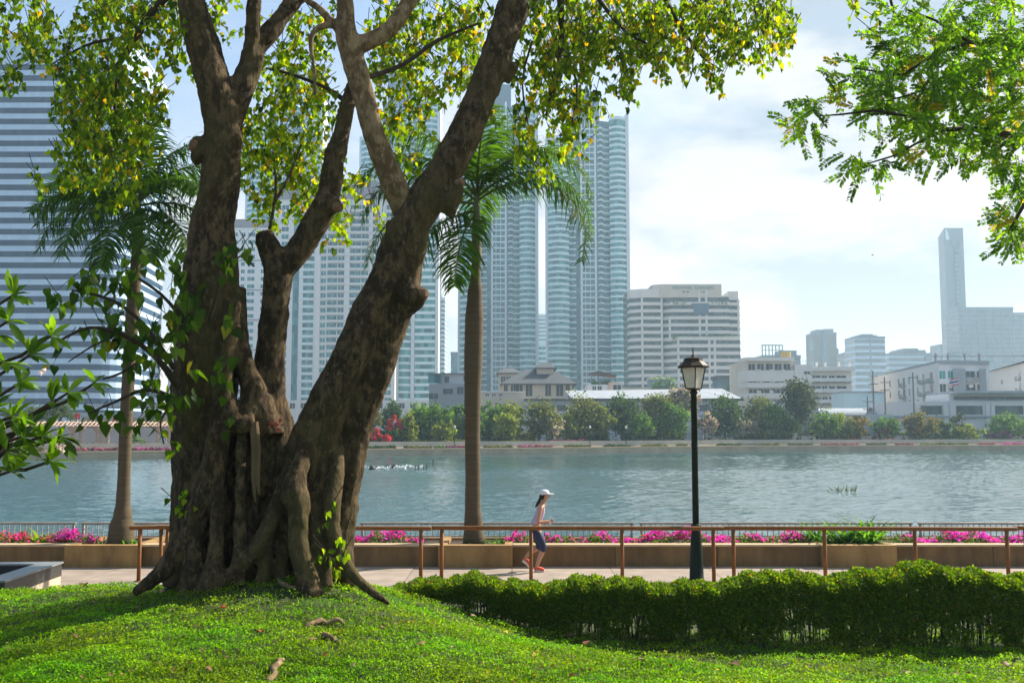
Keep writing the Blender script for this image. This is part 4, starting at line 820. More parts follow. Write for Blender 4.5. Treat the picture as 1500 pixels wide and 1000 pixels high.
vs2 = vs + [(x,y,z+.006) for x,y,z in vs]; fs2 = fs + [tuple(i+18 for i in f[::-1]) for f in fs] + [(1+2*k,19+2*k,21+2*k,3+2*k) for k in range(8)]
cap2.add(vs2, fs2); cap2.build('cap', capm, pr, True)
for ank, toe, hl in (((.005,-.085,.085),(.16,-.085,.035),(-.045,-.085,.05)), ((-.205,.09,.255),(-.105,.09,.075),(-.245,.09,.215))):
    A, Tt, H = Vector(ank), Vector(toe), Vector(hl); mid = (A*.45+Tt*.55)
    skin('shoe', [A, H, mid, Tt*.85+mid*.15, Tt], [(0,1),(0,2),(2,3),(3,4)], [.040,.040,.042,.036,.024], shoe, pr)
    dn = Vector((0,0,-.026)) if ank[1] < 0 else Vector((-.024,0,-.012)); a = MB(); a.tube([H+dn*1.2, (H+mid)/2+dn*1.25, mid+dn*1.25, Tt+dn*.9], [.026,.03,.033,.02], 8); a.build('sole', sole, pr, True)
bt = thing('bottle', 'small white bottle carried in the hand of the jogging woman', 'bottle', (.485+.285,20.2+.135,.915)); a = MB(); a.lathe([(.022,0),(.026,.01),(.026,.07),(.012,.09),(.012,.105)], 10); a.build('body', capm, bt, True); a = MB(); a.lathe([(.014,.10),(.014,.12)], 8); a.build('lid', mat('bottle_lid', (.6,.6,.65), .5, .1), bt)

# ---------------------------------------------------------------- on the water
def wat(px, py): # where the water surface shows at this pixel
    lo, hi = 22, 400
    for _ in range(50):
        m = (lo+hi)/2
        if P(px,py,m).z > -1: lo = m
        else: hi = m
    return P(px,py,lo)
foam = mat('white_foam', (.75,.8,.8), .9, .1, 5); dark = mat('dark_float', (.03,.03,.028), .6, .3, 5)
for i, (px, py, nm) in enumerate(((545,687,'lone dark float with white splash on the lake beyond the great trunk'),(569,686,'dark float with low splash, first of the pair'),(578,685,'dark float trailing a long white splash, second of the pair'),(522,686,'white splash on the lake touching the edge of the great trunk'))):
    p = wat(px,py); t = thing('aerator_float', nm, 'float', (p.x,p.y,-1.0), 0, 'splashing floats on the lake'); a = MB()
    a.lathe([(.3,-.1),(.32,.1),(.2,.32),(.06,.38)], 10); a.build('float', dark, t, True)
    parts = []; n = 90; f = rng.uniform(0,1,n); pos = np.stack([.5+f*(2.6 if i == 2 else 1.3), rng.normal(0,.25,n)-f*.6, .04+.28*np.abs(np.sin(f*5))*rng.uniform(.2,1,n)],1)
    V,T,C = leaves(pos, rng.normal(size=(n,3)), rng.uniform(.08,.2,n), QUAD, palette(n, [(.8,.8,.8)], [1])); tri_mesh('foam', V, T, foam, t, C)
for px, py, nm in ((608,688,'short pair of dark stakes standing in the lake'),(620,686,'thin dark stake beside the pair of stakes'),(634,683,'tallest single dark stake in the lake')):
    p = wat(px,py); t = thing('wooden_stake', nm, 'stake', (p.x,p.y,-1), 0, 'stakes in the lake')
    for k in range(2 if 'pair' in nm else 1): a = MB(); a.tube([(k*.3,0,-.5),(k*.3+.05,0,.45 if 'tall' not in nm else .8)], [.05,.04], 6); a.build('post', dark, t)
for px, sc_, nm in ((1234,1.0,'wider clump of dark reeds standing out of the lake'),(1246,.6,'smaller clump of dark reeds beside the wider one in the lake')):
    p = wat(px,721); t = thing('reed_clump', nm, 'reeds', (p.x,p.y,-1)); n = int(26*sc_); pos = np.stack([rng.normal(0,.35*sc_,n), rng.normal(0,.25,n), np.zeros(n)],1)
    V,T,C = leaves(pos, rng.normal(size=(n,3))*(.5,.5,.1)+(0,0,1), rng.uniform(.25,.65,n), (BLADE[0]*(.10,1,1),BLADE[1]), palette(n, [(.03,.06,.02),(.06,.09,.03)], [1,1])); tri_mesh('leaves', V, T, M['grass'], t, C)
o = None
t = thing('bird', 'tiny dark bird gliding in the open sky', 'bird', P(1278,374,150)); a = MB(); a.tube([(-.2,0,0),(-.1,0,.01),(.08,0,.02),(.18,0,.03),(.22,0,.03)], [.02,.05,.06,.04,.01], 8); a.build('body', dark, t, True)
for s_ in (-1,1): a = MB(); a.add([(.06,0,.02),(-.06,0,.02),(-.1,s_*.4,.12),(.02,s_*.38,.13),(.06,0,.035),(-.06,0,.035),(-.1,s_*.4,.125),(.02,s_*.38,.14)], [(0,1,2,3),(7,6,5,4),(0,3,7,4),(1,5,6,2),(2,6,7,3)]); a.build('wing', dark, t)
# ---------------------------------------------------------------- far bank
bankc = mat('bank_concrete', (.40,.33,.23), .9, .25, .4); bankw = mat('pale_bank_wall', (.52,.47,.38), .9, .15, .5); asph = mat('bank_path', (.22,.2,.17), .9, .2, .4)
def bankpt(px, off):
    """point on the line of sight column px that lies off metres behind the far shore"""
    lo, hi = 60, 400
    for _ in range(50):
        m = (lo+hi)/2; x = PX(px, m)
        if m - float(shore(x)) < off: lo = m
        else: hi = m
    return PX(px, lo), lo
def offline(off, xs): return [(x, float(shore(x))+off) for x in xs]
XS = list(np.linspace(-260,300,57))
b1 = MB(); b1.strip(offline(0,XS), -2.4, -.12, .7); q = b1.build('embankment_wall', bankc); tag(q, 'long stained concrete embankment wall at the far edge of the lake', 'wall')
b1 = MB(); b1.strip(offline(-.06,XS), -.12, .02, .95); b1.build('coping', M['coping'], q)
b1 = MB(); b1.strip(offline(4.6,XS), -.2, 1.05, .4); q = b1.build('terrace_wall', bankw); tag(q, 'pale low terrace wall behind the planted strip across the lake', 'wall')
b1 = MB(); b1.strip(offline(.9,XS), -1.0, .09, 3.7); struct(b1.build('path', asph))
b1 = MB(); b1.strip(offline(5.0,XS), -1.0, .72, 14); struct(b1.build('road', asph))
def cloud(name, t, c, r, n, size, cols, wts, mtl, flat=1.0):
    """leaf clumps filling an ellipsoid made of smaller balls"""
    k = max(6, int(n/60)); cen = rng.normal(size=(k,3)); cen = unit(cen)*rng.uniform(.25,.8,(k,1))**.6*np.array(r); cen[:,2] *= flat
    who = rng.integers(0,k,n); rr = rng.uniform(.2,.42,k)[who][:,None]*min(r); pos = np.array(c) + cen[who] + rng.normal(size=(n,3))*rr*.62
    tone = rng.uniform(.7,1.3,k)[who][:,None]
    V,T,C = leaves(pos, rng.normal(size=(n,3)), size*rng.uniform(.6,1.3,n), QUAD, np.clip(palette(n, cols, wts, .2)*tone,0,1)); return tri_mesh(name, V, T, mtl, t, C)
OLI=[(.13,.15,.035),(.19,.19,.045),(.09,.11,.028)]; GRE=[(.09,.18,.03),(.15,.25,.04),(.06,.12,.022)]; YEL=[(.20,.25,.03),(.28,.28,.035),(.12,.17,.03)]; DRK=[(.05,.095,.028),(.08,.13,.035),(.035,.065,.022)]; ORA=[(.16,.13,.03),(.09,.11,.025),(.26,.12,.03)]; PNK=[(.42,.26,.32),(.5,.36,.4),(.07,.10,.03),(.05,.08,.025)]; WHT=[(.5,.42,.36),(.44,.34,.3),(.07,.10,.03)]; GRY=[(.06,.075,.04),(.085,.10,.05),(.04,.055,.03)]
def far_tree(px, py_top, wpx, pal, label, off=9, dens=1.0, base=.7, low=.14, wts=None, name='bank_tree'):
    x, y = bankpt(px, off); k = y/F; H = PZ(py_top, y)-base; Wd = wpx*k
    t = thing(name, label, 'tree', (x,y,base), random.uniform(0,6), 'trees along the far bank')
    a = MB(); a.tube([(0,0,-.3),(random.uniform(-.2,.2),0,H*.3),(random.uniform(-.3,.3),0,H*.6)], [.16,.12,.07], 6)
    for j in range(5):
        an = random.uniform(0,6.3); a.tube([(0,0,H*random.uniform(.25,.4)),(math.cos(an)*Wd*.2,math.sin(an)*Wd*.2,H*.6),(math.cos(an)*Wd*.34,math.sin(an)*Wd*.34,H*.8)], [.07,.05,.02], 4)
    a.build('trunk', M['bark_far'], t, True)
    cloud('crown', t, (0,0,H*(1+low)/2), (Wd*.5, Wd*.45, H*(1-low)/2*1.02), int(2000*dens*max(.6,Wd*H/40)), .34, pal, wts or [3,3,2][:len(pal)]+[2]*(len(pal)-3), M['far_leaf'])
TL = [(540,596,46,OLI,'olive bank tree that the great trunk half hides'),(573,586,34,DRK,'dark green bank tree rising behind the red shrubs',13),(596,606,40,YEL,'yellow green bank tree next to the red shrubs'),(615,590,50,GRE,'leafy green bank tree under the grey modern house, beside the red shrubs',12),(642,591,46,GRE,'fresh green bank tree in front of the grey modern house door side',12),(650,617,36,YEL,'small pale yellow bank tree below the grey modern house',6.5,.8),(673,585,44,GRE,'green bank tree just before the middle palm trunk',12),(716,588,46,GRE,'soft green bank tree just after the middle palm trunk',12),(748,587,46,YEL,'pale green bank tree in front of the long beige wall',12),(742,607,40,YEL,'low bank tree with a yellow top below the pale green one',7,.9),
 (790,588,58,OLI,'broad olive brown bank tree below the hip roofed pavilion'),(808,604,34,WHT,'small bank tree covered in creamy white blossom below the pavilion',6.5),(830,607,36,YEL,'yellow green bank tree between the white blossom tree and the shed end',9),(857,578,62,OLI,'tall olive bank tree covering the near end of the white shed roof',10,1.1),(881,594,42,YEL,'yellow tinged bank tree below the rooftop terrace house',8),(911,580,58,DRK,'dark rounded bank tree below the stepped cream tower'),(938,604,46,GRE,'light green bank tree with a pale tuft on top',6.5),(962,574,56,OLI,'olive bank tree with a dusty crown before the stepped cream tower',11),(986,590,58,GRE,'mid green bank tree left in view just before the lamp post',8),(1001,568,58,PNK,'thin tall bank tree with pale pink bloom behind the lantern',12,.55,.7,.5),
 (1033,603,32,PNK,'small pink blossom tree beside the silver car',6.5,.8),(1063,577,62,DRK,'deep green bank tree under the end of the white shed roof',10),(1093,605,34,WHT,'faded pinkish bank tree between two dark green ones',7,.8),(1116,580,56,OLI,'reddish topped olive bank tree below the cream balcony block',10),(1138,592,46,GRE,'green bank tree at the foot of the tall airy tree',8),(1172,553,58,GRY,'tallest airy grey green tree in front of the cream balcony block',10,.8,.7,.25),(1150,604,40,DRK,'small dark bank tree under the tall airy tree',6.5),(1208,605,48,GRE,'green bank tree following the tall airy tree'),(1232,606,42,YEL,'yellow green bank tree before the utility poles'),(1254,609,40,ORA,'orange flecked bank tree beside the utility poles'),
 (1300,611,54,GRE,'green bank tree just past the utility poles'),(1347,606,66,ORA,'wide bank tree with an orange tinted crown below the white apartments'),(1378,617,42,DRK,'dark bank tree with a lilac flush next to the orange tinted one',8),(1418,623,58,YEL,'low broad yellow green bank tree below the station roof',7),(1405,603,30,GRY,'thin young bank tree rising before the station windows',10,.5),(1478,606,66,GRE,'broad green bank tree near the picture edge',10),(1520,612,60,GRE,'green bank tree cut by the picture edge',11),(695,596,44,GRE,'green bank tree showing on both sides of the middle palm trunk',10),
 (455,600,60,GRE,'bank tree hidden behind the great trunk',10),(505,602,50,OLI,'bank tree hidden beside the leaning trunk',10)]
for q in TL[:-2]: far_tree(*q)
def strip_of(px0, px1, py, label, pal, off, base, name, dpt=.8):
    px = (px0+px1)/2; x, y = bankpt(px, off); k = y/F; Wd = (px1-px0)*k; H = max(.4, PZ(py,y)-base)
    xa, ya = bankpt(px0, off); xb, yb = bankpt(px1, off); an = math.atan2(yb-ya, xb-xa)
    t = thing(name, label, 'hedge', (x,y,base), an, 'clipped planting along the far bank'); n = int(120*Wd*H+60); a_ = rng.uniform(-.5,.5,n)
    pos = np.stack([a_*Wd, rng.uniform(-.5,.5,n)*dpt, rng.uniform(.02,1,n)*H*(.85+.2*np.sin(a_*Wd*1.9+px0)*np.sin(a_*Wd*.7))],1)
    V,T,C = leaves(pos, rng.normal(size=(n,3)), .26*rng.uniform(.6,1.3,n), QUAD, palette(n, pal, [1]*len(pal), .3)); tri_mesh('foliage', V, T, M['far_leaf'], t, C)
def shrub(px0, px1, py, label, pal, off, base=.7, name='bank_shrub', dens=1.0, wts=None, hpx=None):
    px = (px0+px1)/2; x, y = bankpt(px, off); k = y/F; Wd = (px1-px0)*k; H = max(.35, PZ(py,y)-base)
    t = thing(name, label, 'shrub', (x,y,base), 0, 'shrubs along the far bank')
    cloud('foliage', t, (0,0,H*.5), (Wd*.5,.6,H*.5), int(240*dens*max(1,Wd*H/4)), .3, pal, wts or [1]*len(pal), M['far_leaf'])
RED = [(.62,.03,.035),(.5,.02,.03),(.66,.06,.05)]
shrub(564,594,607,'tallest bright red shrub beside the great trunk across the lake',RED,9,1.6,'red_shrub',1.4); shrub(530,560,620,'bright red shrub nearer the leaning trunk across the lake',RED,8,1.2,'red_shrub',1.2); shrub(538,584,634,'low spread of red bloom under the taller red shrubs',RED,6.5,.8,'red_shrub',1.2)
shrub(565,586,628,'small green bush between the red shrubs',GRE,7.5)
shrub(594,628,637,'dark clipped block of hedge beneath the fresh green tree',DRK,6); shrub(702,730,637,'dark clipped bush block next to the middle palm trunk',DRK,6)
shrub(1275,1312,625,'reddish shrub below the utility poles',[(.3,.08,.07),(.2,.1,.05),(.06,.1,.03)],7); shrub(1440,1490,628,'purple flowering shrub under the broad green bank tree',[(.3,.1,.28),(.22,.07,.2),(.05,.08,.03)],6.5); shrub(1496,1520,630,'purple shrub at the picture edge across the lake',[(.3,.1,.28),(.06,.08,.03)],6.5)
# clipped strips in the terrace
PKS=[(.42,.12,.26),(.36,.08,.2),(.05,.08,.03)]
SL = [(532,580,DRK,'clipped green strip on the embankment just past the great trunk'),(592,632,OLI,'olive strip on the embankment before the round bush'),(637,650,GRE,'round green bush on the embankment near the middle palm'),(652,682,PKS,'pink strip on the embankment beside the middle palm'),(708,752,OLI,'brownish strip on the embankment after the middle palm'),(755,812,PKS,'dusty pink strip on the embankment below the pavilion'),(824,868,OLI,'olive strip on the embankment below the white shed'),(880,925,DRK,'dark strip on the embankment below the rounded dark tree'),(936,980,OLI,'low olive strip on the embankment before the lamp post'),(988,1008,OLI,'short strip on the embankment touching the lamp post'),(1045,1090,DRK,'dark strip on the embankment below the silver car'),(1104,1142,OLI,'olive strip on the embankment below the airy tree'),(1153,1190,DRK,'strip on the embankment with a yellow green end'),(1200,1260,PKS,'pink strip on the embankment below the utility poles'),(1268,1300,DRK,'green strip on the embankment past the utility poles'),(1310,1338,PKS,'violet strip on the embankment below the orange tinted tree'),(1345,1420,OLI,'long olive strip on the embankment below the station'),(1432,1458,PKS,'violet strip on the embankment nearer the picture edge'),(1464,1500,[(.5,.1,.4),(.4,.08,.3)],'brightest magenta strip on the embankment at the picture edge'),(182,250,[(.5,.1,.4),(.4,.08,.3),(.05,.08,.03)],'magenta strip on the embankment between the palm and the great trunk'),(95,170,PKS,'dull pink strip on the embankment below the pergola'),(-30,60,OLI,'green strip on the embankment behind the frangipani')]
for a0, a1, pal, lb in SL: strip_of(a0, a1, 652.5 if a0 > 500 else 655, lb, pal, 1.7, .05, 'planted_strip')
for i, (a0, a1) in enumerate(((600,700),(735,790),(800,862),(905,965),(1015,1075),(1085,1150),(1240,1330),(1330,1400),(1400,1500))):
    strip_of(a0, a1, 643.5, ('upper terrace hedge by the clipped block','upper terrace hedge below the beige wall','upper terrace hedge with reddish bloom below the blossom tree','upper terrace hedge below the dark rounded tree','upper terrace hedge in front of the silver car','upper terrace hedge below the cream balcony block','upper terrace hedge below the orange flecked tree','upper terrace hedge below the orange tinted tree','upper terrace hedge below the station roof')[i], [OLI,YEL,PKS,DRK,OLI,DRK,PKS,DRK,GRE][i], 5.6, .7, 'terrace_hedge')
for a0, a1, py, pal, lb in ((596,690,630,DRK,'dark undergrowth hedge behind the yellow green tree before the middle palm'),(702,790,629,OLI,'undergrowth hedge behind the low yellow topped tree after the middle palm'),(792,900,630,DRK,'undergrowth hedge behind the white blossom tree'),(902,1010,629,DRK,'undergrowth hedge behind the dark rounded tree'),(1072,1200,630,DRK,'undergrowth hedge at the feet of the tall airy tree'),(1202,1262,627,OLI,'undergrowth hedge between the airy tree and the utility poles'),(1315,1440,629,GRE,'undergrowth hedge behind the orange tinted tree'),(1440,1530,628,GRE,'undergrowth hedge behind the purple shrub'),(528,596,628,OLI,'undergrowth hedge behind the red shrubs')): strip_of(a0, a1, py, lb, pal, 13.5, .7, 'undergrowth_hedge', 1.6)
# park fence and lamps across the lake
fm = mat('dark_fence', (.03,.035,.035), .6, .2, 1)
t = thing('park_fence', 'thin dark railing fence behind the bank trees across the lake', 'fence', (0,0,0)); xs_ = list(np.linspace(-26,110,69))
for z in (1.0,2.2): a = MB(); a.tube([(x, float(shore(x))+11.5, z) for x in xs_], .04, 4); a.build('rail', fm, t)
for x in xs_: a = MB(); y = float(shore(x))+11.5; a.box(x-.04,x+.04,y-.04,y+.04,.5,2.3); a.build('post', fm, t)
for px, lb in ((666,'slim dark park lamp across the lake before the middle palm'),(864,'slim dark park lamp across the lake below the white shed'),(917,'slim dark park lamp across the lake under the dark rounded tree')):
    x, y = bankpt(px, 4.2); t = thing('park_lamp', lb, 'street lamp', (x,y,.05), 0, 'park lamps across the lake'); a = MB(); a.tube([(0,0,0),(0,0,3.0)], [.07,.05], 6); a.build('pole', fm, t); a = MB(); a.lathe([(.06,3.0),(.2,3.1),(.22,3.4),(.05,3.55)], 8); a.build('lantern', M['frost'], t)
# cars behind the trees
tyre = mat('tyre', (.02,.02,.02), .8, .1, 4); cgl = mat('car_glass', (.02,.03,.035), .1, .2, 2)
def car(px, c, label, big=1.0, rz=0):
    x, y = bankpt(px, 12.6); t = thing('parked_car', label, 'car', (x,y,.72), rz, 'cars behind the far bank'); m = mat('car_paint', c, .25, .03, 2, spec=.6); h = big
    a = MB(); a.extr_y([(-2.2,.32),(2.2,.32),(2.25,.75*h),(2.1,.92*h),(1.2,1.0*h),(.55,1.5*h),(-1.2,1.52*h),(-1.95,1.05*h),(-2.22,.95*h)], -.85, .85); a.build('body', m, t)
    a = MB(); a.extr_y([(1.0,1.02*h),(.48,1.42*h),(-1.12,1.44*h),(-1.75,1.06*h)], -.87, .87); a.build('window', cgl, t)
    for wx in (-1.35,1.35):
        for wy in (-.78,.78):
            a = MB(); a.tube([(wx,wy-.12,.33),(wx,wy+.12,.33)], .33, 12); a.build('wheel', tyre, t)
car(1047,(.62,.63,.64),'silver estate car behind the far bank beside the pink blossom tree',1.08); car(1176,(.75,.75,.75),'white car showing under the tall airy tree'); car(1267,(.7,.7,.7),'white car behind the utility poles'); car(1311,(.72,.72,.74),'white car in the gap after the utility poles',1.1); car(815,(.5,.52,.55),'grey car under the white blossom tree across the lake'); car(1496,(.72,.72,.72),'white car at the picture edge across the lake')
# pergola terrace at the near end of the far bank
gw = mat('grey_terrace_wall', (.33,.34,.35), .9, .12, .3); perg = mat('pergola_timber', (.42,.30,.22), .8, .2, 1)
pg = thing('pergola', 'long pale lattice pergola on paired columns across the lake', 'pergola', (0,0,0))
def bp(px, off, z): x, y = bankpt(px, off); return Vector((x,y,z))
a = MB()
for k in range(40):
    px = 15+k*6.1; p = bp(px,7.5,0); q = bp(px,11.5,0); a.tube([(p.x-.6,p.y,3.35),(q.x+.1,q.y,4.05)], .085, 4)
a.build('slat', perg, pg)
for off in (8.2,10.9): a = MB(); a.tube([tuple(bp(px,off,3.42 if off<9 else 3.85)) for px in range(10,262,10)], .14, 4); a.build('beam', perg, pg)
for px in (20,60,107,118,143,149,158,200,231,250):
    a = MB(); p = bp(px,8.2,0); a.tube([(p.x,p.y,.6),(p.x,p.y,2.5)], [.25,.22], 8); a.tube([(p.x,p.y,2.5),(p.x,p.y,2.7),(p.x,p.y,3.3)], [.22,.42,.75], 8); a.build('column', perg, pg)
b1 = MB(); b1.strip(offline(16,list(np.linspace(-110,-38,12))), .3, 3.2, .5); tag(b1.build('terrace_wall', gw), 'plain grey wall behind the pergola columns', 'wall')
for px0, px1, py, pal, lb in ((95,150,650,GRE,'green bushes row at the pergola columns'),(190,215,636,GRE,'clipped light green bush on the grey wall'),(195,250,648,OLI,'olive bushes beneath the pergola end by the great trunk'),(150,176,652,DRK,'dark bush at the palm side of the pergola'),(0,70,652,GRE,'bushes beneath the pergola behind the frangipani')): shrub(px0,px1,py,lb,pal,6.0,.7)
for px, py, r, lb in ((20,598,22,'rounded feather palm nearest the picture edge beyond the pergola'),(51,594,20,'rounded feather palm in the middle beyond the pergola'),(88,588,22,'rounded feather palm with the tallest crown beyond the pergola'),(222,607,10,'small feather palm beyond the pergola near the great trunk')):
    x, y = bankpt(px, 22); rr = r*y/F; z = PZ(py,y); t = thing('feather_palm', lb, 'palm tree', (x,y,.3), 0, 'palms beyond the pergola'); a = MB(); a.tube([(0,0,0),(0,0,z-rr*.9)], [.3,.25], 8); a.build('trunk', M['bark_far'], t)
    parts = []
    for k in range(46):
        az = random.uniform(0,6.28); el = random.uniform(-.3,1.4); d = np.array([math.cos(az)*math.cos(el), math.sin(az)*math.cos(el), math.sin(el)]); f = np.linspace(.1,1,22)
        pos = d*rr*1.15*f[:,None] + np.stack([0*f,0*f,z-rr*.9-rr*.5*f**2],1); parts.append(leaves(pos, d*.5+rng.normal(size=(22,3))*.6+(0,0,-.4), np.full(22,.75), (BLADE[0]*(.35,1,1),BLADE[1]), palette(22, [(.08,.12,.05),(.12,.15,.06)], [1,1])))
    V,T,C = cat(parts); tri_mesh('crown', V, T, M['far_leaf'], t, C)
redc = mat('red_cloth', (.6,.025,.03), .8, .15, 2)
for px, py, w_, lb in ((28,617,7,'red banner beyond the pergola behind the frangipani'),(113,614,8,'red banner above the pergola by the palm leaves'),(168,617,6,'red banner beside the palm trunk above the pergola'),(244,640,7,'red banner by the great trunk below the pergola')):
    x, y = bankpt(px, 9 if py > 630 else 18); k = y/F; z = PZ(py,y); t = thing('red_banner', lb, 'banner', (x,y,.3), 0, 'red banners across the lake'); a = MB(); a.tube([(0,0,0),(0,0,z+.2)], .05, 5); a.build('pole', bankw, t)
    a = MB(); n_=6; hw = w_*k/2; vs=[]; 
    for i in range(n_+1):
        u = i/n_; vs += [(-.02+u*2*hw-hw, .1*math.sin(u*5), z-.3), (-.02+u*2*hw-hw, .1*math.sin(u*5+.5), z+.55)]
    fs = [(2*i,2*i+2,2*i+3,2*i+1) for i in range(n_)]; m_ = len(vs); a.add(vs+[(x_,y_+.02,z_) for x_,y_,z_ in vs], fs+[tuple(i+m_ for i in f[::-1]) for f in fs]); a.build('cloth', redc, t)
# ---------------------------------------------------------------- buildings
W = {}
W['white'] = mat('white_facade', (.62,.63,.63), .7, .06, .15); W['cream'] = mat('cream_facade', (.60,.55,.46), .8, .08, .2); W['creamlt'] = mat('pale_cream', (.66,.65,.61), .8, .06, .2)
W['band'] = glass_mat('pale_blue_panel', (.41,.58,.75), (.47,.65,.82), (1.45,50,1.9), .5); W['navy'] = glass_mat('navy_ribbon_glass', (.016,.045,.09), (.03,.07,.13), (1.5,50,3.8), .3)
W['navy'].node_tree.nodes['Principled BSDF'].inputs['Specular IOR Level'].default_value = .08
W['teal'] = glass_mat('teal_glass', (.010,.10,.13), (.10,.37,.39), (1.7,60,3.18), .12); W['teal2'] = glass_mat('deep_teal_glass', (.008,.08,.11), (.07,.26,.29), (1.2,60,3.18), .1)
W['balc'] = mat('pale_balcony_band', (.56,.74,.78), .6, .06, .2); W['pier'] = mat('white_pier', (.58,.66,.71), .6, .05, .2)
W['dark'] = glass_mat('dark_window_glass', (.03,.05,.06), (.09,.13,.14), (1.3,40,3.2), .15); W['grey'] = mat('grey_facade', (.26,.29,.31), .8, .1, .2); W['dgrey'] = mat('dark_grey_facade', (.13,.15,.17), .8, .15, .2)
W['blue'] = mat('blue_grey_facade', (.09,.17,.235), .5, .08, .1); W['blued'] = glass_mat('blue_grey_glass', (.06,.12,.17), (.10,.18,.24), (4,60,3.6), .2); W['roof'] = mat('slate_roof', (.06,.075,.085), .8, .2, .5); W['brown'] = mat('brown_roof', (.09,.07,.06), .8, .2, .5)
W['wroof'] = mat('white_metal_roof', (.34,.38,.42), .75, .15, .6, spec=.08); W['mans'] = mat('mauve_mansard', (.22,.20,.23), .8, .1, .2); W['green'] = mat('terrace_plants', (.06,.11,.05), .9, .4, .8); W['beige'] = mat('beige_wall', (.52,.46,.37), .85, .08, .3); W['shop'] = mat('pale_blue_wall', (.42,.47,.52), .8, .08, .2)
W['tealw'] = mat('teal_window', (.03,.26,.25), .2, .2, .3)
def bld(name, label, cat_, px, Y, rz=0, z=0, group=None): return thing(name, label, cat_, (PX(px,Y),Y,z), rz, group)
WIN = {}
def window(t, w_, h_, x, y, z, glass='dark', frame='white', rz=0):
    """one window: a frame standing 6 cm proud round a glass pane, mesh shared between equal windows"""
    key = (round(w_,2), round(h_,2), glass, frame)
    if key not in WIN:
        a = MB(); a.cur = 0; f = .09
        a.box(-w_/2-f,w_/2+f,-.06,.1,h_,h_+f); a.box(-w_/2-f,w_/2+f,-.10,.1,-f,0); a.box(-w_/2-f,-w_/2,-.06,.1,0,h_); a.box(w_/2,w_/2+f,-.06,.1,0,h_); a.box(-.04,.04,-.05,.1,0,h_)
        a.cur = 1; a.box(-w_/2,-.04,-.02,.1,0,h_); a.box(.04,w_/2,-.02,.1,0,h_); o = a.build('window', [W[frame], W[glass]], t); WIN[key] = o.data
    else: o = link('window', WIN[key], t)
    o.location = (x,y,z); o.rotation_euler = (0,0,rz); return o
def arc(x0, x1, bulge, n=7): return [(x0+(x1-x0)*i/n, -bulge*math.sin(math.pi*i/n)) for i in range(n+1)]

# striped office tower
Y0 = 330; o_ = Vector((PX(165,Y0),Y0,0)); t = thing('office_tower', 'broad office tower striped with dark ribbon windows and pale panels, rounded at its corner', 'office building', o_)
crn = [(-9*math.sin(a_)+9-9+0, 0) for a_ in (0,)]
plan = [(-190,0),(-10,0)] + [(-10+10*math.sin(a_*math.pi/2/6), 10-10*math.cos(a_*math.pi/2/6)) for a_ in range(1,7)] + [(-4.5,55)]
full = plan + [(-190,55)]
ztop = PZ(55,Y0); a = MB(); a.prism(full, 0, ztop); a.build('wall', W['band'], t)
st = 3.79; zz = PZ(96,Y0)+.3
k = 0
while zz-1.9 > 6:
    a = MB(); a.strip([(x+ (0.05 if y>9 else 0), y-.06 if y < 9 else y) for x,y in plan], zz-1.95, zz, .3); a.build('window_band', W['navy'], t); zz -= st; k += 1
a = MB(); a.strip([(x+(.3 if y>9 else 0), y-.3 if y<9 else y) for x,y in plan], ztop-.6, ztop+.4, .8); a.build('parapet', W['white'], t)
a = MB(); a.box(-3,5,60,72,0,PZ(520,395)); a.build('stair_tower', W['white'], t)
t = bld('entrance_canopy', 'low white canopied building at the foot of the striped office tower', 'building', 200, 250)
a = MB(); a.box(-14,14,0,16,0,6); a.build('wall', W['beige'], t); a = MB(); a.box(-16,16,-2,18,6,7.2); a.box(-12,10,-1,17,8.6,9.4); a.build('roof', W['wroof'], t)
for x in (-11,-6.6,-2.2,2.2,6.6,11): window(t, 3, 3.4, x, 0, 1.2)

def air_con(t, x, y, z):
    a = MB(); a.box(x-.45,x+.45,y-.35,y,z,z+.6); a.tube([(x,y-.36,z+.3),(x,y-.34,z+.3)], .22, 8); a.build('air_conditioner', W['creamlt'], t)
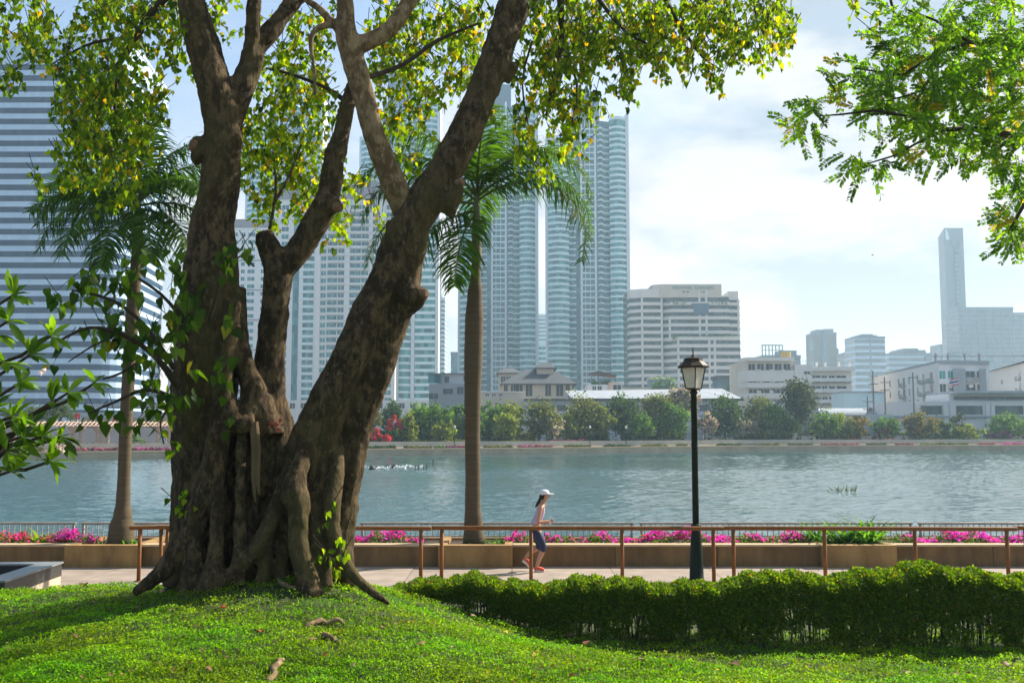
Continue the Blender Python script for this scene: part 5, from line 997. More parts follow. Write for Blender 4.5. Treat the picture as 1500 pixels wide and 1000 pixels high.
# slender bay-fronted residential towers
def residence(label, px0, px1, Y, tops, seed=0, core=True):
    """tops: image heights of left bay, central core and right bay"""
    pc = (px0+px1)/2; t = bld('residential_tower', label, 'residential tower', pc, Y, 0, 0, 'glass residential towers across the lake'); s = (px1-px0)*Y/F/122.0
    X = lambda q: (q-61)*s
    zl, zc, zr = [PZ(q,Y) for q in tops]; h = 3.18
    L1 = [(X(0),0)] + arc(X(2),X(33),3*s*2)[0:] ; L1[0] = (X(1.9),0)
    L1 = arc(X(2),X(33),3.2); R1 = arc(X(93),X(117),2.4)
    a = MB(); a.prism(L1+[(X(33),16),(X(2),16)], 0, zl); a.build('glass_wall', W['teal'], t)
    a = MB(); a.prism(R1+[(X(117),16),(X(93),16)], 0, zr); a.build('glass_wall', W['teal'], t)
    a = MB(); a.prism([(X(33),3),(X(50),1),(X(75),1),(X(93),3),(X(93),20),(X(33),20)], 0, min(zc,max(zl,zr))); a.build('glass_wall', W['teal2'], t)
    if zc > max(zl,zr):
        a = MB(); a.box(X(40),X(80),4,20,max(zl,zr)-1,zc); a.build('crown_wall', W['blue'], t)
        a = MB(); a.tube([((X(40)+X(80))/2,12,zc-.5),((X(40)+X(80))/2,12,zc+1.8)], [(X(80)-X(40))*.42]*2, 16); a.build('crown_drum', W['balc'], t)
    for q, w_ in ((51,3.2),(72,3.2)): a = MB(); a.box(X(q)-.7*s*2,X(q)+.7*s*2,-.6,1.4,0,min(zc,max(zl,zr))+2); a.build('pier', W['pier'], t)
    a = MB(); a.box(X(117.2),X(122),-.5,12,0,zr+3); a.build('pier', W['pier'], t)
    a = MB(); a.box(X(-1),X(2),.2,12,0,zl+2); a.build('pier', W['pier'], t)
    M1 = arc(X(75),X(84),2.0,4)
    z = 4.0
    while z < max(zl,zr)-2:
        a = MB()
        if z < zl-2: a.strip([(x,y-.5) for x,y in L1], z, z+1.25, .8); a.strip([(X(33),2.6),(X(49.5),1.3)], z, z+.9, .5)
        if z < zr-2: a.strip([(x,y-.5) for x,y in R1], z, z+1.25, .8); a.strip([(X(84.5),1.6),(X(93),2.6)], z, z+1.0, .6)
        a.box(X(52.2),X(70.8),.4,1.1,z,z+.85)
        a.strip([(x,y+.3) for x,y in M1], z, z+.9, .5)
        a.build('storey_band', W['balc'], t); z += h
    for q in (57,64): a = MB(); a.box(X(q)-.14,X(q)+.14,.5,1.15,0,max(zl,zr)); a.build('mullion', W['pier'], t)
    a = MB(); a.strip([(x,y-.8) for x,y in L1], zl-.5, zl+1.4, 1.2); a.build('parapet', W['balc'], t); a = MB(); a.strip([(x,y-.8) for x,y in R1], zr-.5, zr+1.2, 1.2); a.build('parapet', W['balc'], t)
    return t
residence('pale teal glass tower with curved bays standing clear beside the open sky', 802, 925, 510, (205,130,176))
residence('teal glass tower with curved bays directly behind the middle palm', 671, 789, 525, (230,120,155))
residence('teal glass tower with a lattice spire seen past the leaning trunk', 522, 642, 545, (205,100,150))
residence('teal glass tower glimpsed through leaves between the upright trunks', 352, 466, 560, (190,100,150))
t = bld('spire', 'pale lattice spire on the crown of the tower past the leaning trunk', 'spire', 590, 551, 0, PZ(101,551)); a = MB()
for i in range(9): a.tube([((i-4)*.9,0,0),((i-4)*.9+(.2 if i%2 else -.2),0,5-abs(i-4)*.8)], .12, 4)
for z in (1.2,2.6): a.tube([(-3.6,0,z),(3.6,0,z)], .1, 4)
a.build('lattice', W['pier'], t)

# cream apartment block behind the great tree
Y0 = 424; t = bld('apartment_block', 'tall white apartment block with teal windows and stacked balconies seen between the trunks', 'apartment building', 486, Y0); k = Y0/F
X = lambda q: (q-486)*k
zt = PZ(292,Y0); zw = PZ(334,Y0)
a = MB(); a.box(X(395),X(577),0,22,0,zt); a.build('wall', W['white'], t); a = MB(); a.box(X(322),X(394.5),-1.5,20,0,zw); a.build('wing_wall', W['white'], t)
a = MB(); a.add([(X(390),-1,zt),(X(580),-1,zt),(X(580),23,zt),(X(390),23,zt),(X(396),2,zt+8),(X(574),2,zt+8),(X(574),20,zt+8),(X(396),20,zt+8)], [(0,3,2,1),(4,5,6,7),(0,1,5,4),(1,2,6,5),(2,3,7,6),(3,0,4,7)]); a.build('roof', W['mans'], t)
a = MB(); a.box(X(320),X(396),-2.2,20,zw,zw+3.4); a.build('roof', W['mans'], t)
for q in (462,505,556): a = MB(); a.box(X(q)-1.1,X(q)+1.1,-.7,.1,0,zt-.01); a.build('pier', W['white'], t)
a = MB(); a.box(X(425),X(434),-.05,.1,0,zt-6); a.build('glass_wall', W['teal2'], t)
wl = []
z = zt-5.2
while z > 12:
    for q, w_ in ((448,4.6),(470,2.2),(483,4.2),(496,2.6),(517,4.6),(531,3),(546,2.2),(567,2.6),(412,3)): wl.append((w_,1.9,X(q),-.02,z+.7))
    a = MB(); a.box(X(476),X(502),-1.4,0,z-.25,z+.62); a.build('balcony', W['white'], t); a = MB(); a.box(X(509),X(538),-1.2,0,z-.25,z+.62); a.build('balcony', W['white'], t)
    a = MB(); a.box(X(435),X(460),-.35,0,z-.25,z+.3); a.build('sill_band', W['balc'], t); z -= 3.2
z = zw-4
i = 0
while z > 12:
    for q, w_ in ((352,1.6),(364,3.0),(381,1.4),(340,2)): wl.append((w_,1.6,X(q),-1.52,z))
    if i % 4 == 3: a = MB(); a.box(X(322),X(394.5),-1.9,-1.5,z-1.0,z-.6); a.build('ledge', W['mans'], t)
    z -= 3.2; i += 1
wl.sort(key=lambda q: -(q[4] > 10)*(X(425) < q[2] < X(580) or X(343) < q[2] < X(390))*1.0)
big = [q for q in wl if (X(425) < q[2] < X(575))]; rest = [q for q in wl if q not in big]; big = rest[::3] + big
for q in big[:98]: window(t, q[0], q[1], q[2], q[3], q[4], 'teal2')
a = MB(); a.cur = 0
seen = set(id(q) for q in big[:98])
for q in wl:
    if id(q) in seen: continue
    a.cur = 0; a.box(q[2]-q[0]/2-.09,q[2]+q[0]/2+.09,q[3]-.03,q[3]+.08,q[4]-.09,q[4]); a.box(q[2]-.04,q[2]+.04,q[3]-.04,q[3]+.08,q[4],q[4]+q[1]); a.cur = 1; a.box(q[2]-q[0]/2,q[2]+q[0]/2,q[3]-.02,q[3]+.08,q[4]+.003,q[4]+q[1])
o = a.build('windows', [W['white'],W['teal2']], t); o['kind'] = 'stuff'
# second banded block at the end of it
Y0 = 440; t = bld('residential_tower', 'banded teal and white apartment tower between the leaning trunk and the middle palm', 'residential tower', 609, Y0); k = Y0/F; X = lambda q: (q-609)*k
zt = PZ(340,Y0); a = MB(); a.prism(arc(X(577),X(601),2)+[(X(605),0),(X(640),0),(X(640),20),(X(577),20)], 0, zt); a.build('glass_wall', W['teal'], t)
a = MB(); a.box(X(601),X(606),-1.2,1,0,zt+2); a.build('pier', W['pier'], t); a = MB(); a.box(X(636.5),X(641),-.6,10,0,zt+2); a.build('pier', W['pier'], t)
z = 3
while z < zt: a = MB(); a.strip([(x,y-.3) for x,y in arc(X(577),X(600.5),2)], z, z+1.1, .6); a.box(X(606.5),X(636),-.5,.1,z,z+1.3); a.build('storey_band', W['balc'], t); z += 3.2

# stepped cream tower with its roof lettering
Y0 = 440; t = bld('apartment_tower', 'stepped cream apartment tower with balcony bands, rooftop lettering and a planted terrace', 'apartment building', 1009, Y0); k = Y0/F; X = lambda q: (q-1009)*k
zc = PZ(416.5,Y0); zl = PZ(424,Y0); zr = PZ(427,Y0); zm = PZ(497,Y0)
lw = [(X(924),8),(X(926),3),(X(942),0),(X(972),0),(X(973),4)]; lo_ = [(X(973),2),(X(985),-2),(X(993),-5),(X(1083),-5),(X(1085),-3)]; up = [(X(973),2),(X(980),0),(X(985),-1.5),(X(1070),-1.5),(X(1072),0)]; rw = [(X(1070),1),(X(1086),1),(X(1091),4),(X(1093),9)]
a = MB(); a.prism([(x,y+.9) for x,y in lw]+[(X(973),24),(X(924),24)], 0, zl); a.build('glass_wall', W['dark'], t)
a = MB(); a.prism([(x,y+.9) for x,y in lo_]+[(X(1085),23.9),(X(973.1),23.9)], 0, zm); a.build('glass_wall', W['dark'], t)
a = MB(); a.prism([(x,y+.9) for x,y in up]+[(X(1072),23.8),(X(973.1),23.8)], zm, PZ(435,Y0)); a.build('glass_wall', W['dark'], t)
a = MB(); a.prism([(x-.05,y+.9) for x,y in rw]+[(X(1093),23.7),(X(1072.1),23.7)], 0, zr); a.build('glass_wall', W['dark'], t)
a = MB(); a.prism([(X(958),2),(X(972),-.9),(X(1060),-.9),(X(1061),20),(X(958),20)], PZ(436,Y0), zc); a.build('lettering_wall', W['cream'], t)
a = MB(); a.strip(lw, zl-3.6, zl+.3, 1.0); a.build('parapet', W['creamlt'], t); a = MB(); a.strip(rw, zr-3.6, zr+.3, 1.0); a.build('parapet', W['creamlt'], t)
h = 10.6*k; i = 0; z = zl-3.6-2.0
while z > 6:
    a = MB(); a.strip(lw, z-1.45, z, .95); a.build('storey_band', W['creamlt'], t); a = MB(); a.strip(rw, z-1.45, z, .95); a.build('storey_band', W['creamlt'], t)
    if z > zm+.8: a = MB(); a.strip(up, z-1.5, z-.1, .95); a.build('storey_band', W['creamlt'], t)
    else: a = MB(); a.strip(lo_, z-1.5, z, .95); a.build('storey_band', W['creamlt'], t)
    z -= h
for q, y, z1 in ((943,.3,zl-3),(972,.3,zl-3),(983,-1.2,zm+10),(993,-4.6,zm),(1027,-1.3,zm+22),(1037,-1.3,zm+22),(1038,-4.9,zm),(1046,-4.9,zm),(1086,1.2,zr-3)):
    a = MB(); a.box(X(q)-.45,X(q)+.45,y,y+.9,0 if y<-2 or y>0 else zm-1,z1); a.build('pier', W['creamlt'], t)
a = MB(); a.box(X(1000),X(1022),-1.1,-.8,PZ(444,Y0),PZ(436.5,Y0)); a.box(X(978),X(996),-1.1,-.8,PZ(444,Y0),PZ(436.5,Y0)); a.box(X(1038),X(1056),-1.1,-.8,PZ(444,Y0),PZ(436.5,Y0)); a.build('window', W['dark'], t)
a = MB(); a.add([(X(1015),-1.9,PZ(445,Y0)),(X(1041),-1.9,PZ(445,Y0)),(X(1039),-1.9,PZ(462,Y0)),(X(1020),-1.9,PZ(462,Y0)),(X(1015),0,PZ(445,Y0)),(X(1041),0,PZ(445,Y0)),(X(1039),0,PZ(462,Y0)),(X(1020),0,PZ(462,Y0))], [(0,3,2,1),(4,5,6,7),(0,1,5,4),(1,2,6,5),(2,3,7,6),(3,0,4,7)]); a.build('atrium_glass', W['blued'], t)
for q in (1004,1010,1028,1034): a = MB(); a.box(X(q)-.6,X(q)+.6,-1.05,-.8,PZ(429,Y0),PZ(427,Y0)); a.build('vent', W['dgrey'], t)
def plants(t, x0, x1, y, z, n, name='planting', s=.7, hgt=1.6):
    pos = np.stack([rng.uniform(x0,x1,n), y+rng.normal(0,.4,n), z+rng.uniform(0,hgt,n)*rng.uniform(.4,1,n)],1); V,T,C = leaves(pos, rng.normal(size=(n,3)), s*rng.uniform(.6,1.2,n), QUAD, palette(n, GRE, [3,3,2])); tri_mesh(name, V, T, M['far_leaf'], t, C)
plants(t, X(985), X(1083), -3.6, zm, 420); plants(t, X(985), X(1008), -1.2, PZ(446,Y0), 60); plants(t, X(1044), X(1068), -1.2, PZ(446,Y0), 70)
fc = bpy.data.curves.new('lettering','FONT'); fc.body = 'MAYFAIR  GARDEN'; fc.size = 10.2*k*.55/.7; fc.extrude = .12; fc.align_x = 'CENTER'; fc.space_character = 1.08
fo_ = bpy.data.objects.new('lettering', fc); col.objects.link(fo_); bpy.context.view_layer.update()
me = bpy.data.meshes.new_from_object(fo_.evaluated_get(bpy.context.evaluated_depsgraph_get())); bpy.data.objects.remove(fo_); me.materials.clear(); me.materials.append(mat('green_letters', (.10,.26,.24), .5, .05, 1))
wd = max(v.co.x for v in me.vertices)-min(v.co.x for v in me.vertices); sc_ = (1048-988)*k/wd; o = link('lettering', me, t, (X(1018),-1.06,PZ(424,Y0))); o.rotation_euler = (R(90),0,0); o.scale = (sc_,)*3

# low cream balcony block
Y0 = 280; t = bld('apartment_block', 'low cream apartment block with long balconies and a gold water tank on its roof', 'apartment building', 1170, Y0); k = Y0/F; X = lambda q: (q-1170)*k
z1 = PZ(543,Y0); zt = PZ(526,Y0)
lp_ = [(X(1091),7),(X(1093),3),(X(1098),0),(X(1166),0)]
a = MB(); a.prism([(x,y+1.4) for x,y in lp_]+[(X(1166),18),(X(1091),18)], 0, zt-.5); a.build('wall', W['cream'], t)
a = MB(); a.box(X(1166.1),X(1191),-.4,17.8,0,PZ(534,Y0)); a.build('stair_tower', W['creamlt'], t); a = MB(); a.box(X(1191.1),X(1251),1,17.6,0,z1); a.build('wall', W['cream'], t)
a = MB(); a.strip([(x,y-.6) for x,y in lp_], zt-.5, zt+.5, 2.6); a.box(X(1191),X(1255),-.2,17,z1,z1+1.2); a.build('parapet', W['creamlt'], t)
for j in range(5):
    z = z1-1.4-j*3.0
    if z < 0: continue
    a = MB(); a.strip(lp_, z-.35 if j else z-1.6, z+1.1 if j else z+1.6, .3); a.build('balcony', W['creamlt'], t)
    a = MB(); a.box(X(1191.2),X(1249),-.1,.2,z-1.9,z-.6); a.box(X(1191.2),X(1249),-.1,1,z-1.9,z-1.65); a.build('balcony', W['creamlt'], t)
    for q, w_ in ((1122,3.2),(1106,2.2),(1140,2.4),(1156,3.2)): window(t, w_, 1.7, X(q), 1.38, z-2.4, 'dark')
    for q, w_ in ((1198,2.8),(1211,1.4),(1236,2.8),(1222,1.6)): window(t, w_, 1.7, X(q), .98, z-1.6, 'dark')
for q in (1105,1118,1131,1144,1157): window(t, 1.9, 1.9, X(q), 1.38, zt-3.1, 'dark')
window(t, 1.8, .8, X(1184), -.42, PZ(548,Y0), 'dark')
for j in range(4):
    for q in (1114,1132,1150): air_con(t, X(q)+.4*(j%2), .1, z1-1.4-j*3.0+1.2)
    for q in (1205,1218,1243): air_con(t, X(q)-.5*(j%2), .0, z1-3.2-j*3.0)
a = MB(); a.tube([(X(1162),6,zt),(X(1162),6,zt+.5)], .8, 12); a.tube([(X(1162),6,zt+.5),(X(1162),6,zt+2.6)], 1.5, 14); a.build('water_tank', mat('gold_tank', (.42,.30,.10), .4, .15, 1), t)
for q, y, z, hh in ((1238,4,z1+1.2,1.6),(1218,4,z1+1.2,1.4),(1205,4,z1+1.2,1.5),(1252,3,z1+1.2,1.3)): a = MB(); a.tube([(X(q),y,z),(X(q),y,z+hh)], [.25,.3], 6); a.build('roof_vent', W['creamlt'], t)
a = MB(); zz = PZ(531,Y0)
for q in range(1176,1200,4): a.tube([(X(q),6,PZ(534,Y0)),(X(q),6,zz+1)], .06, 4)
a.tube([(X(1176),6,zz+1),(X(1199),6,zz+1)], .07, 4); a.build('roof_rail', W['grey'], t)
# distant towers
def slab(name, label, px0, px1, py, Y, m, glass, pitch=3.6, steps=(), depth=25, cat_='tower', bandm=None, vert=0):
    t = bld(name, label, cat_, (px0+px1)/2, Y); k = Y/F; c = (px0+px1)/2; X = lambda q: (q-c)*k; zt = PZ(py,Y)
    a = MB(); a.box(X(px0),X(px1),0,depth,0,zt); a.build('wall', W[glass], t)
    z = 3
    while z < zt-1.2: a = MB(); a.box(X(px0)-.15,X(px1)+.15,-.3,depth-.5,z,z+pitch*.42); a.build('storey_band', W[bandm or m], t); z += pitch
    a = MB(); a.box(X(px0)-.25,X(px1)+.25,-.4,depth-.6,zt-1.2,zt+.8); a.build('parapet', W[m], t)
    for i in range(vert): q = px0+(px1-px0)*(i+.5)/vert; a = MB(); a.box(X(q)-.6,X(q)+.6,-.45,.2,0,zt-1.25); a.build('pier', W[m], t)
    for q0, q1, p in steps: a = MB(); a.box(X(q0),X(q1),4,depth-4,zt+.79,PZ(p,Y)); a.build('roof_block', W[m], t)
    return t, X, zt
t, X, zt = slab('office_tower', 'blue grey block with an open steel frame on its roof behind the cream balcony block', 1119, 1175, 522, 600, 'blue', 'blued', steps=())
a = MB()
for q in range(1120,1151,5): a.box(X(q)-.25,X(q)+.25,1,1.5,zt,PZ(505,600))
a.box(X(1119),X(1150),1,1.5,PZ(506,600),PZ(504.5,600)); a.box(X(1119),X(1150),1.05,1.45,PZ(513,600),PZ(512.2,600)); a.build('roof_frame', W['blue'], t)
a = MB(); a.box(X(1150),X(1174),6,20,zt,PZ(512,600)); a.build('roof_block', W['blue'], t)
t, X, zt = slab('unfinished_tower', 'dark jagged unfinished tower alone against the sky', 1196, 1229, 488, 900, 'blue', 'dgrey', 4.2, ((1201,1211,482),(1213,1227,481)), bandm='dgrey')
for i, (q0, q1, p0, p1) in enumerate(((1194.5,1198,500,512),(1194,1197,530,555),(1228,1231,510,530),(1229,1231.5,535,570),(1197,1202,489,491))): a = MB(); a.box(X(q0),X(q1),-1,12,PZ(p1,900),PZ(p0,900)); a.build('jagged_edge', W['blue'], t)
a = MB(); a.box(X(1208),X(1214),-2.5,0,0,PZ(485,900)); a.build('hoist_shaft', W['blue'], t)
slab('residential_tower', 'banded blue grey tower with a stepped top beside the jagged dark tower', 1256.5, 1300.5, 494, 800, 'blue', 'blued', 5.2, ((1264,1292,490),(1269,1286,488.5)), bandm='band', vert=1)
t, X, zt = slab('residential_tower', 'thin ragged tower tucked beside the banded blue grey tower', 1243, 1256, 517, 830, 'blue', 'blued', 4)
for q, p in ((1244,515),(1248,511),(1252,508)): a = MB(); a.box(X(q)-.5,X(q)+.9,2,6,zt,PZ(p,830)); a.build('spike', W['blue'], t)
slab('office_tower', 'low blue grey office block with a stepped roof between two taller towers', 1306, 1369, 518, 900, 'blue', 'blued', 5, ((1320,1363,512),(1331,1352,509.5)), bandm='band')
# tallest slim tower
Y0 = 900; t = bld('skyscraper', 'tallest slim blue grey skyscraper with an open slanted crown', 'skyscraper', 1405, Y0); k = Y0/F; X = lambda q: (q-1405)*k; zt = PZ(334,Y0); zs = PZ(352,Y0)
pl = [(PX(1385,928)-PX(1405,900),28),(X(1394.5),0),(X(1424),2),(X(1424),28)]
a = MB(); a.add([(x,y,0) for x,y in pl]+[(pl[0][0],pl[0][1],PZ(348,928)),(pl[1][0],pl[1][1],PZ(334,900)),(pl[2][0],pl[2][1],PZ(334,902)),(pl[3][0],pl[3][1],PZ(342,928))], [(3,2,1,0),(4,5,6,7),(0,1,5,4),(1,2,6,5),(2,3,7,6),(3,0,4,7)]); a.build('wall', W['blue'], t)
a = MB(); a.add([(X(1396),-.3,PZ(351,900)),(X(1402),-.25,PZ(351,900)),(X(1398.5),-.25,PZ(336,900)),(X(1396),-.3,PZ(336,900)),(X(1396),.5,PZ(351,900)),(X(1402),.5,PZ(351,900)),(X(1398.5),.5,PZ(336,900)),(X(1396),.5,PZ(336,900))], [(0,1,2,3),(7,6,5,4),(0,4,5,1),(1,5,6,2),(2,6,7,3),(3,7,4,0)]); a.build('crown_screen', W['balc'], t)
a = MB(); a.box(X(1409),X(1415),-.35,1,20,PZ(362,900)); a.build('window_column', W['blued'], t)
z = 10
while z < PZ(364,900): a = MB(); a.box(X(1408.6),X(1415.4),-.8,.9,z,z+1.6); a.build('storey_band', W['blue'], t); z += 4.2
a = MB(); a.box(X(1403),X(1418),-.3,1,PZ(350,900)-6,PZ(350,900)-1); a.build('window', W['blued'], t)
slab('office_tower', 'wide blue grey block joined beside the slim skyscraper', 1411, 1491.5, 451, 860, 'blue', 'blued', 4.0, ((1427,1490,449.5),), bandm='blue', vert=7)
slab('office_tower', 'blue grey block edge disappearing out of the picture behind the white apartments', 1492.5, 1530, 459, 900, 'blue', 'blued', 4, bandm='blue')
slab('office_tower', 'ragged narrow blue tower peeking out beside the slim skyscraper', 1383, 1392, 505, 950, 'blue', 'blued', 5)
slab('residential_tower', 'pinkish blue slim tower showing past the banded tower near the middle palm', 641, 650.5, 437, 800, 'balc', 'blued', 3.6, ((642,647,430),))
slab('office_tower', 'small blue glass block low in the gap before the middle palm', 660, 672, 517, 700, 'blue', 'teal', 3.6)
slab('residential_tower', 'slim grey tower in the gap between the two clear teal towers', 789, 801, 461, 900, 'balc', 'blued', 3.6); slab('apartment_block', 'small pale block low in the gap between the two clear teal towers', 788, 803.5, 503, 650, 'balc', 'teal', 3.4)

# white apartments with teal corner windows
def white_flat(label, pxl, pxc, pxr, pyl, pyc, pyr, Y, depth, rows, extra):
    t = bld('apartment_block', label, 'apartment building', pxc, Y); C0 = Vector((PX(pxc,Y),Y,0)); zc = PZ(pyc,Y)
    lo, hi = Y, Y*2
    for _ in range(40):
        m = (lo+hi)/2
        if PZ(pyl,m) < zc: lo = m
        else: hi = m
    Lp = Vector((PX(pxl,lo)-C0.x, lo-Y, 0)); lo, hi = Y, Y*2
    if pyr > pyc+.6:
        for _ in range(40):
            m = (lo+hi)/2
            if PZ(pyr,m) < zc: lo = m
            else: hi = m
    Rp = Vector((PX(pxr,lo)-C0.x, lo-Y, 0)); pl = [(Lp.x,Lp.y),(0,0),(Rp.x,Rp.y),(Rp.x,Rp.y+18),(Lp.x,Lp.y+10)]
    a = MB(); a.prism(pl, 0, zc-.6); a.build('wall', W['white'], t); a = MB(); a.strip([(Lp.x,Lp.y-.5),(0,-.5),(Rp.x,Rp.y-.5)], zc-.9, zc, 2.5); a.build('roof', W['grey'], t)
    def face(A, B, us, ws, ds):
        d = (B-A); l = d.length; e = d/l; an = math.atan2(e.y,e.x)
        for r in range(rows):
            z = zc-4.4-r*3.1
            for u, w_, kind in zip(us, ws, ds):
                p = A+e*(u*l); window(t, w_, 1.9, p.x, p.y, z, 'tealw' if kind == 2 and r == 0 else 'dark', 'white', an)
                if kind == 1: a = MB(); q1 = A+e*(u*l-w_*.75); q2 = A+e*(u*l+w_*.75); n_ = Vector((e.y,-e.x,0)); a.prism([tuple((q1+n_*1.1)[:2]),tuple((q2+n_*1.1)[:2]),tuple(q2[:2]),tuple(q1[:2])], z-.7, z-.5); a.prism([tuple((q1+n_*1.1)[:2]),tuple((q2+n_*1.1)[:2]),tuple((q2+n_*1.03)[:2]),tuple((q1+n_*1.03)[:2])], z-.5, z+.4); a.build('balcony', W['grey'], t)
    face(Lp, Vector((0,0,0)), *extra[0]); face(Vector((0,0,0)), Rp, *extra[1]); return t, Rp, zc
t, Rp, zc = white_flat('white apartment block whose corner shows bright teal windows beside the flag', 1298, 1379, 1452, 546, 527.5, 528.5, 235, 18, 4, (([.12,.3,.4,.5,.65,.75,.88],[1.3,1.3,2.2,1.2,1.3,2,2.2],[0,0,1,0,0,1,1]), ([.06,.22,.42,.62,.8],[1.6,1.3,.9,2.4,1.2],[2,2,0,1,0])))
a = MB(); a.box(3.2,6.2,-.12,.05,0,zc-2); a.build('grey_panel', W['grey'], t); a = MB(); a.box(9.4,11,-.12,.05,4,zc-2); a.build('grey_panel', W['grey'], t)
a = MB(); a.tube([(-2,3,zc),(-2,3,zc+1.1)], .07, 4); a.tube([(-2,3,zc+1.1),(30,3,zc+1.3)], .07, 4); a.build('roof_pipe', W['brown'], t)
for q in (1,4,8,11.5): a = MB(); a.tube([(q,4,zc),(q,4,zc+1.9)], [.25,.35], 6); a.build('roof_vent', W['grey'], t)
white_flat('second white apartment block running out of the picture beyond the first', 1453, 1560, 1600, 544, 510, 511, 225, 18, 4, (([.06,.16,.28,.38,.5,.6,.72,.84],[2,1.4,2,1.4,2,1.4,2,2],[1,0,1,0,1,0,1,1]), ([.3,.6],[2,2],[0,0])))
for j in range(3):
    for q in (2.4,7.3): air_con(t, q, -.02, zc-6.4-j*3.1)
# station-like low white building
Y0 = 212; t = bld('station_building', 'long low white building with a flat projecting roof and dark strip windows', 'building', 1420, Y0); k = Y0/F; X = lambda q: (q-1420)*k
a = MB(); a.box(X(1312),X(1620),0,14,0,PZ(588,Y0)); a.build('wall', W['white'], t); a = MB(); a.box(X(1398),X(1620),2,14,PZ(588.1,Y0),PZ(576,Y0)); a.build('upper_wall', W['white'], t)
a = MB(); a.box(X(1400),X(1620),-1.5,14.5,PZ(576,Y0),PZ(572.5,Y0)); a.build('roof', W['wroof'], t)
for q0, q1 in ((1405,1434),(1434.6,1480),(1481,1520)): a = MB(); a.box(X(q0),X(q1),1.9,2.3,PZ(585,Y0),PZ(580,Y0)); a.build('strip_window', W['dark'], t)
for q0, q1 in ((1350,1381),(1402,1440),(1457,1500),(1510,1550)): a = MB(); a.box(X(q0),X(q1),-.08,.2,PZ(607,Y0),PZ(594,Y0)); a.build('opening', W['dark'], t)
a = MB(); a.box(X(1305),X(1625),-.6,0,PZ(612,Y0),PZ(609,Y0)); a.build('ledge', W['grey'], t)
for q in (1345,1386,1396,1448,1454): a = MB(); a.box(X(q)-.5,X(q)+.5,-.4,0,0,PZ(590,Y0)); a.build('pier', W['white'], t)
pf = P(1391,572,209); t = thing('flag', 'small striped red white and blue flag on a pole above the low white building', 'flag', (pf.x,209,0)); a = MB(); a.tube([(0,0,0),(0,0,PZ(553,209))], .05, 6); a.build('pole', W['white'], t)
z0 = PZ(566,209); rows = [(.0,.4,(.5,.03,.04)),(.4,.8,(.75,.75,.75)),(.8,1.5,(.03,.05,.25)),(1.5,1.9,(.75,.75,.75)),(1.9,2.3,(.5,.03,.04))]; a = MB(); ms = []
for i, (r0, r1, c) in enumerate(rows): a.cur = i; ms.append(mat('flag_stripe', c, .8, .05, 1)); n_ = 6; vs = sum([[(.05+j*.32, .12*math.sin(j*1.1), z0+r0*.62-j*.1+j*.18),(.05+j*.32, .12*math.sin(j*1.1), z0+r1*.62-j*.1+j*.18)] for j in range(n_+1)], []); fs = [(2*j,2*j+2,2*j+3,2*j+1) for j in range(n_)]; m_ = len(vs); a.add(vs+[(x,y+.015,z) for x,y,z in vs], fs+[tuple(i_+m_ for i_ in f[::-1]) for f in fs])
a.build('cloth', ms, t)
# curved roof shed
Y0 = 222; t = bld('shed', 'long shed with a rounded pale metal roof below the utility poles', 'shed', 1255, Y0); k = Y0/F; X = lambda q: (q-1255)*k
a = MB(); a.box(X(1205),X(1330),0,10,0,PZ(612,Y0)); a.build('wall', W['beige'], t); a = MB(); n_ = 8; zb, zt = PZ(612,Y0), PZ(597,Y0); pr_ = [(-.8+11.6*i/n_, zb+(zt-zb)*math.sin(math.pi*i/n_)**.6) for i in range(n_+1)]
vs = [(X(1204),y,z) for y,z in pr_]+[(X(1331),y,z) for y,z in pr_]; a.add(vs, [(i,i+1,n_+2+i,n_+1+i) for i in range(n_)]+[tuple(range(n_+1))[::-1], tuple(range(n_+1,2*n_+2))]); a.build('roof', W['wroof'], t)
# white roofed long shed
Y0 = 205; t = bld('shed', 'long low shed under a bright white metal roof below the stepped cream tower', 'shed', 960, Y0); k = Y0/F; X = lambda q: (q-960)*k
a = MB(); a.box(X(770),X(1078),0,14,0,PZ(584,Y0)); a.build('wall', W['shop'], t); a = MB(); vs = [(X(838),-1,PZ(583.5,Y0)),(X(1086),-1,PZ(583.5,Y0)),(X(1070),8,PZ(569,213)),(X(832),8,PZ(572,213)),(X(1082),15,PZ(583.5,Y0)),(X(836),15,PZ(583.5,Y0))]
a.add(vs, [(0,1,2,3),(3,2,4,5),(0,3,5),(1,4,2),(0,5,4,1)]); a.build('roof', W['wroof'], t)
for j in range(42): q = 842+j*5.6; a = None
a = MB(); a.box(X(768),X(1088),-1.2,-.2,PZ(587,Y0),PZ(584,Y0)); a.build('gutter', W['roof'], t)
for q in range(790,1070,26): a = MB(); a.box(X(q),X(q+16),-.06,.1,PZ(602,Y0),PZ(593,Y0)); a.build('opening', W['dgrey'], t)
# boundary wall and low beige wall
b1 = MB(); b1.box(PX(500,200),PX(1310,200),200,200.5,0,PZ(607,200)); tag(b1.build('boundary_wall', W['shop']), 'long pale blue boundary wall behind the bank trees', 'wall')
t = bld('low_building', 'low beige flat roofed building beside the middle palm below the grey pavilion eaves', 'building', 737, 212); k = 212/F; a = MB(); a.box(-36*k,32*k,0,8,0,PZ(574.5,212)); a.build('wall', W['beige'], t); a = MB(); a.box(-36.5*k,32.5*k,-.3,8.2,PZ(574.5,212),PZ(573,212)); a.build('parapet', W['creamlt'], t)
for x in (-3.4,-2.0,-.5): window(t, .8, .5, x, 0, PZ(580,212))
